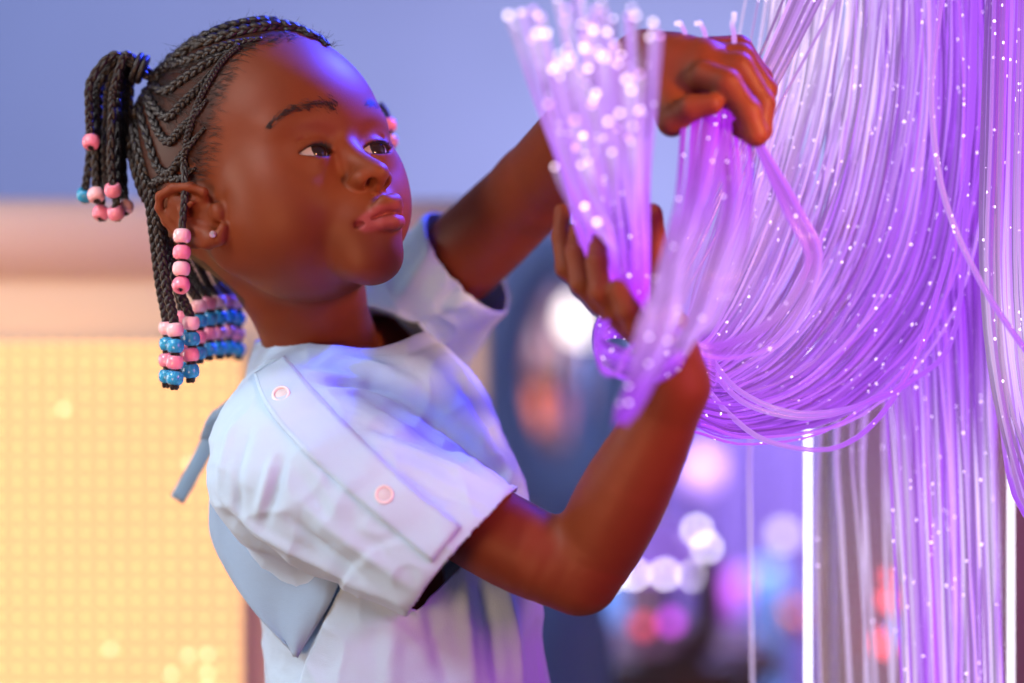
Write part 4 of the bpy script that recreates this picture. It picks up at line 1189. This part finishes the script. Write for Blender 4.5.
# brown round-backed chair
m = MB(); ch = empty('tub_chair', P(710, 680, 2.7), 'brown round-backed chair beside the counter', 'chair')
m.tube([P(640, 672, 2.60), P(680, 665, 2.62), P(704, 640, 2.66), P(710, 600, 2.7), P(706, 560, 2.74)], .016, 10); m.build('back_rail', M_BROWN, ch)
m = MB(); m.lathe(P(668, 690, 2.62), [(.001, 0), (.085, 0), (.09, .012), (.08, .026), (.001, .028)], (0, 0, 1), 24); m.build('seat', M_BROWN, ch)
m = MB(); m.lathe(Vector((P(668, 690, 2.62).x, 2.62, 0)), [(.09, 0), (.09, .02), (.02, .05), (.02, P(668, 690, 2.62).z)], (0, 0, 1), 20); m.build('pedestal', M_DARK, ch)
# folded drape hanging at the back
YD = 4.5
m = MB(); V = []; n_ = 120; xa, xb_ = X_(600, YD), X_(860, YD)
for i in range(n_ + 1):
    x = xa + (xb_ - xa) * i / n_
    for z in (0.02, Z_(250, YD)): V.append((x, YD + .05 * math.sin(i * .55) + .02 * math.sin(i * 1.3), z))
m.add(V, [(2 * i, 2 * i + 2, 2 * i + 3, 2 * i + 1) for i in range(n_)])
tag(m.build('drape', M_DRAPE), 'tall lavender drape hanging behind the domed lamp', 'curtain')
# lit tubes and acrylic column at the right
M_ACR, nt, b, out = node_mat('clear_acrylic')
b.inputs['Base Color'].default_value = (.9, .9, 1, 1); b.inputs['Roughness'].default_value = .05; b.inputs['Alpha'].default_value = .10
M_LED = simple('white_led_tube', (1, 1, 1), emis=(.90, .96, 1.0), estr=3.2)
YA = 1.725; rr_ = .0775; YA2 = YA + rr_
ac = empty('acrylic_column', P(908, 700, YA2), 'clear acrylic column with a white light tube on each edge', 'column light')
xl, xr_ = X_(808, YA2), X_(1011, YA2); xc = (xl + xr_) / 2
m = MB()
for R2, zz0, zz1 in ((rr_, .02, 1.02),):
    m.lathe((xc, YA2, 0), [(R2, zz0), (R2, zz1), (R2 - .003, zz1), (R2 - .003, zz0), (R2, zz0)], (0, 0, 1), 48)
m.build('clear_tube', M_ACR, ac)
for xx, rad in ((X_(808, YA2 - .055), .0015), (X_(1011, YA2 - .055), .0011)):
    m = MB(); m.lathe((xx, YA2 - .055, .02), [(.001, 0), (rad, 0), (rad, 1.0), (.001, 1.0)], (0, 0, 1), 14); m.build('light_tube', M_LED, ac)
m = MB(); m.lathe((X_(828, YA2), YA2 + .02, .02), [(.001, 0), (.0042, 0), (.0042, 1.0), (.001, 1.0)], (0, 0, 1), 12); m.build('metal_rod', simple('tan_metal_rod', (.55, .38, .30), rough=.25, metal=.6), ac)
m = MB(); m.lathe((xc, YA2, 0), [(.001, 0), (rr_ + .02, 0), (rr_ + .02, .018), (.001, .02)], (0, 0, 1), 40); m.build('base', M_DARK, ac)
wb = MB(); YW = 2.02; wb.box(((X_(835, YW) + X_(1100, YW)) / 2, YW, .6), (X_(1100, YW) - X_(835, YW), .03, 1.2))
tag(wb.build('brown_screen', wmat('mauve_brown_screen', (.26, .18, .22), rough=.35), None, smooth=False), 'dark mauve brown screen standing behind the clear column', 'screen')
for px, py, mm_, lb in ((888, 576, M_REDB, 'small red indicator light inside the clear column, upper'), (898, 526, M_BLUP, 'small blue light above the red ones in the clear column'), (893, 601, M_REDB, 'small red light between the upper red and the large red'), (884, 645, M_REDB, 'large red light low in the clear column'), (900, 634, simple('blue_lamp', (.1, .3, 1), emis=(.12, .26, 1), estr=1.2), 'blue light topping the large red one')):
    m = MB(); r = .011 if 'large' in lb else .0045
    m.lathe(P(px, py, YW - .027), [(.0005, .012), (r * .7, .010), (r, .003), (r, -.012)], (0, -1, 0), 16); tag(m.build('indicator_light', mm_), lb, 'light')
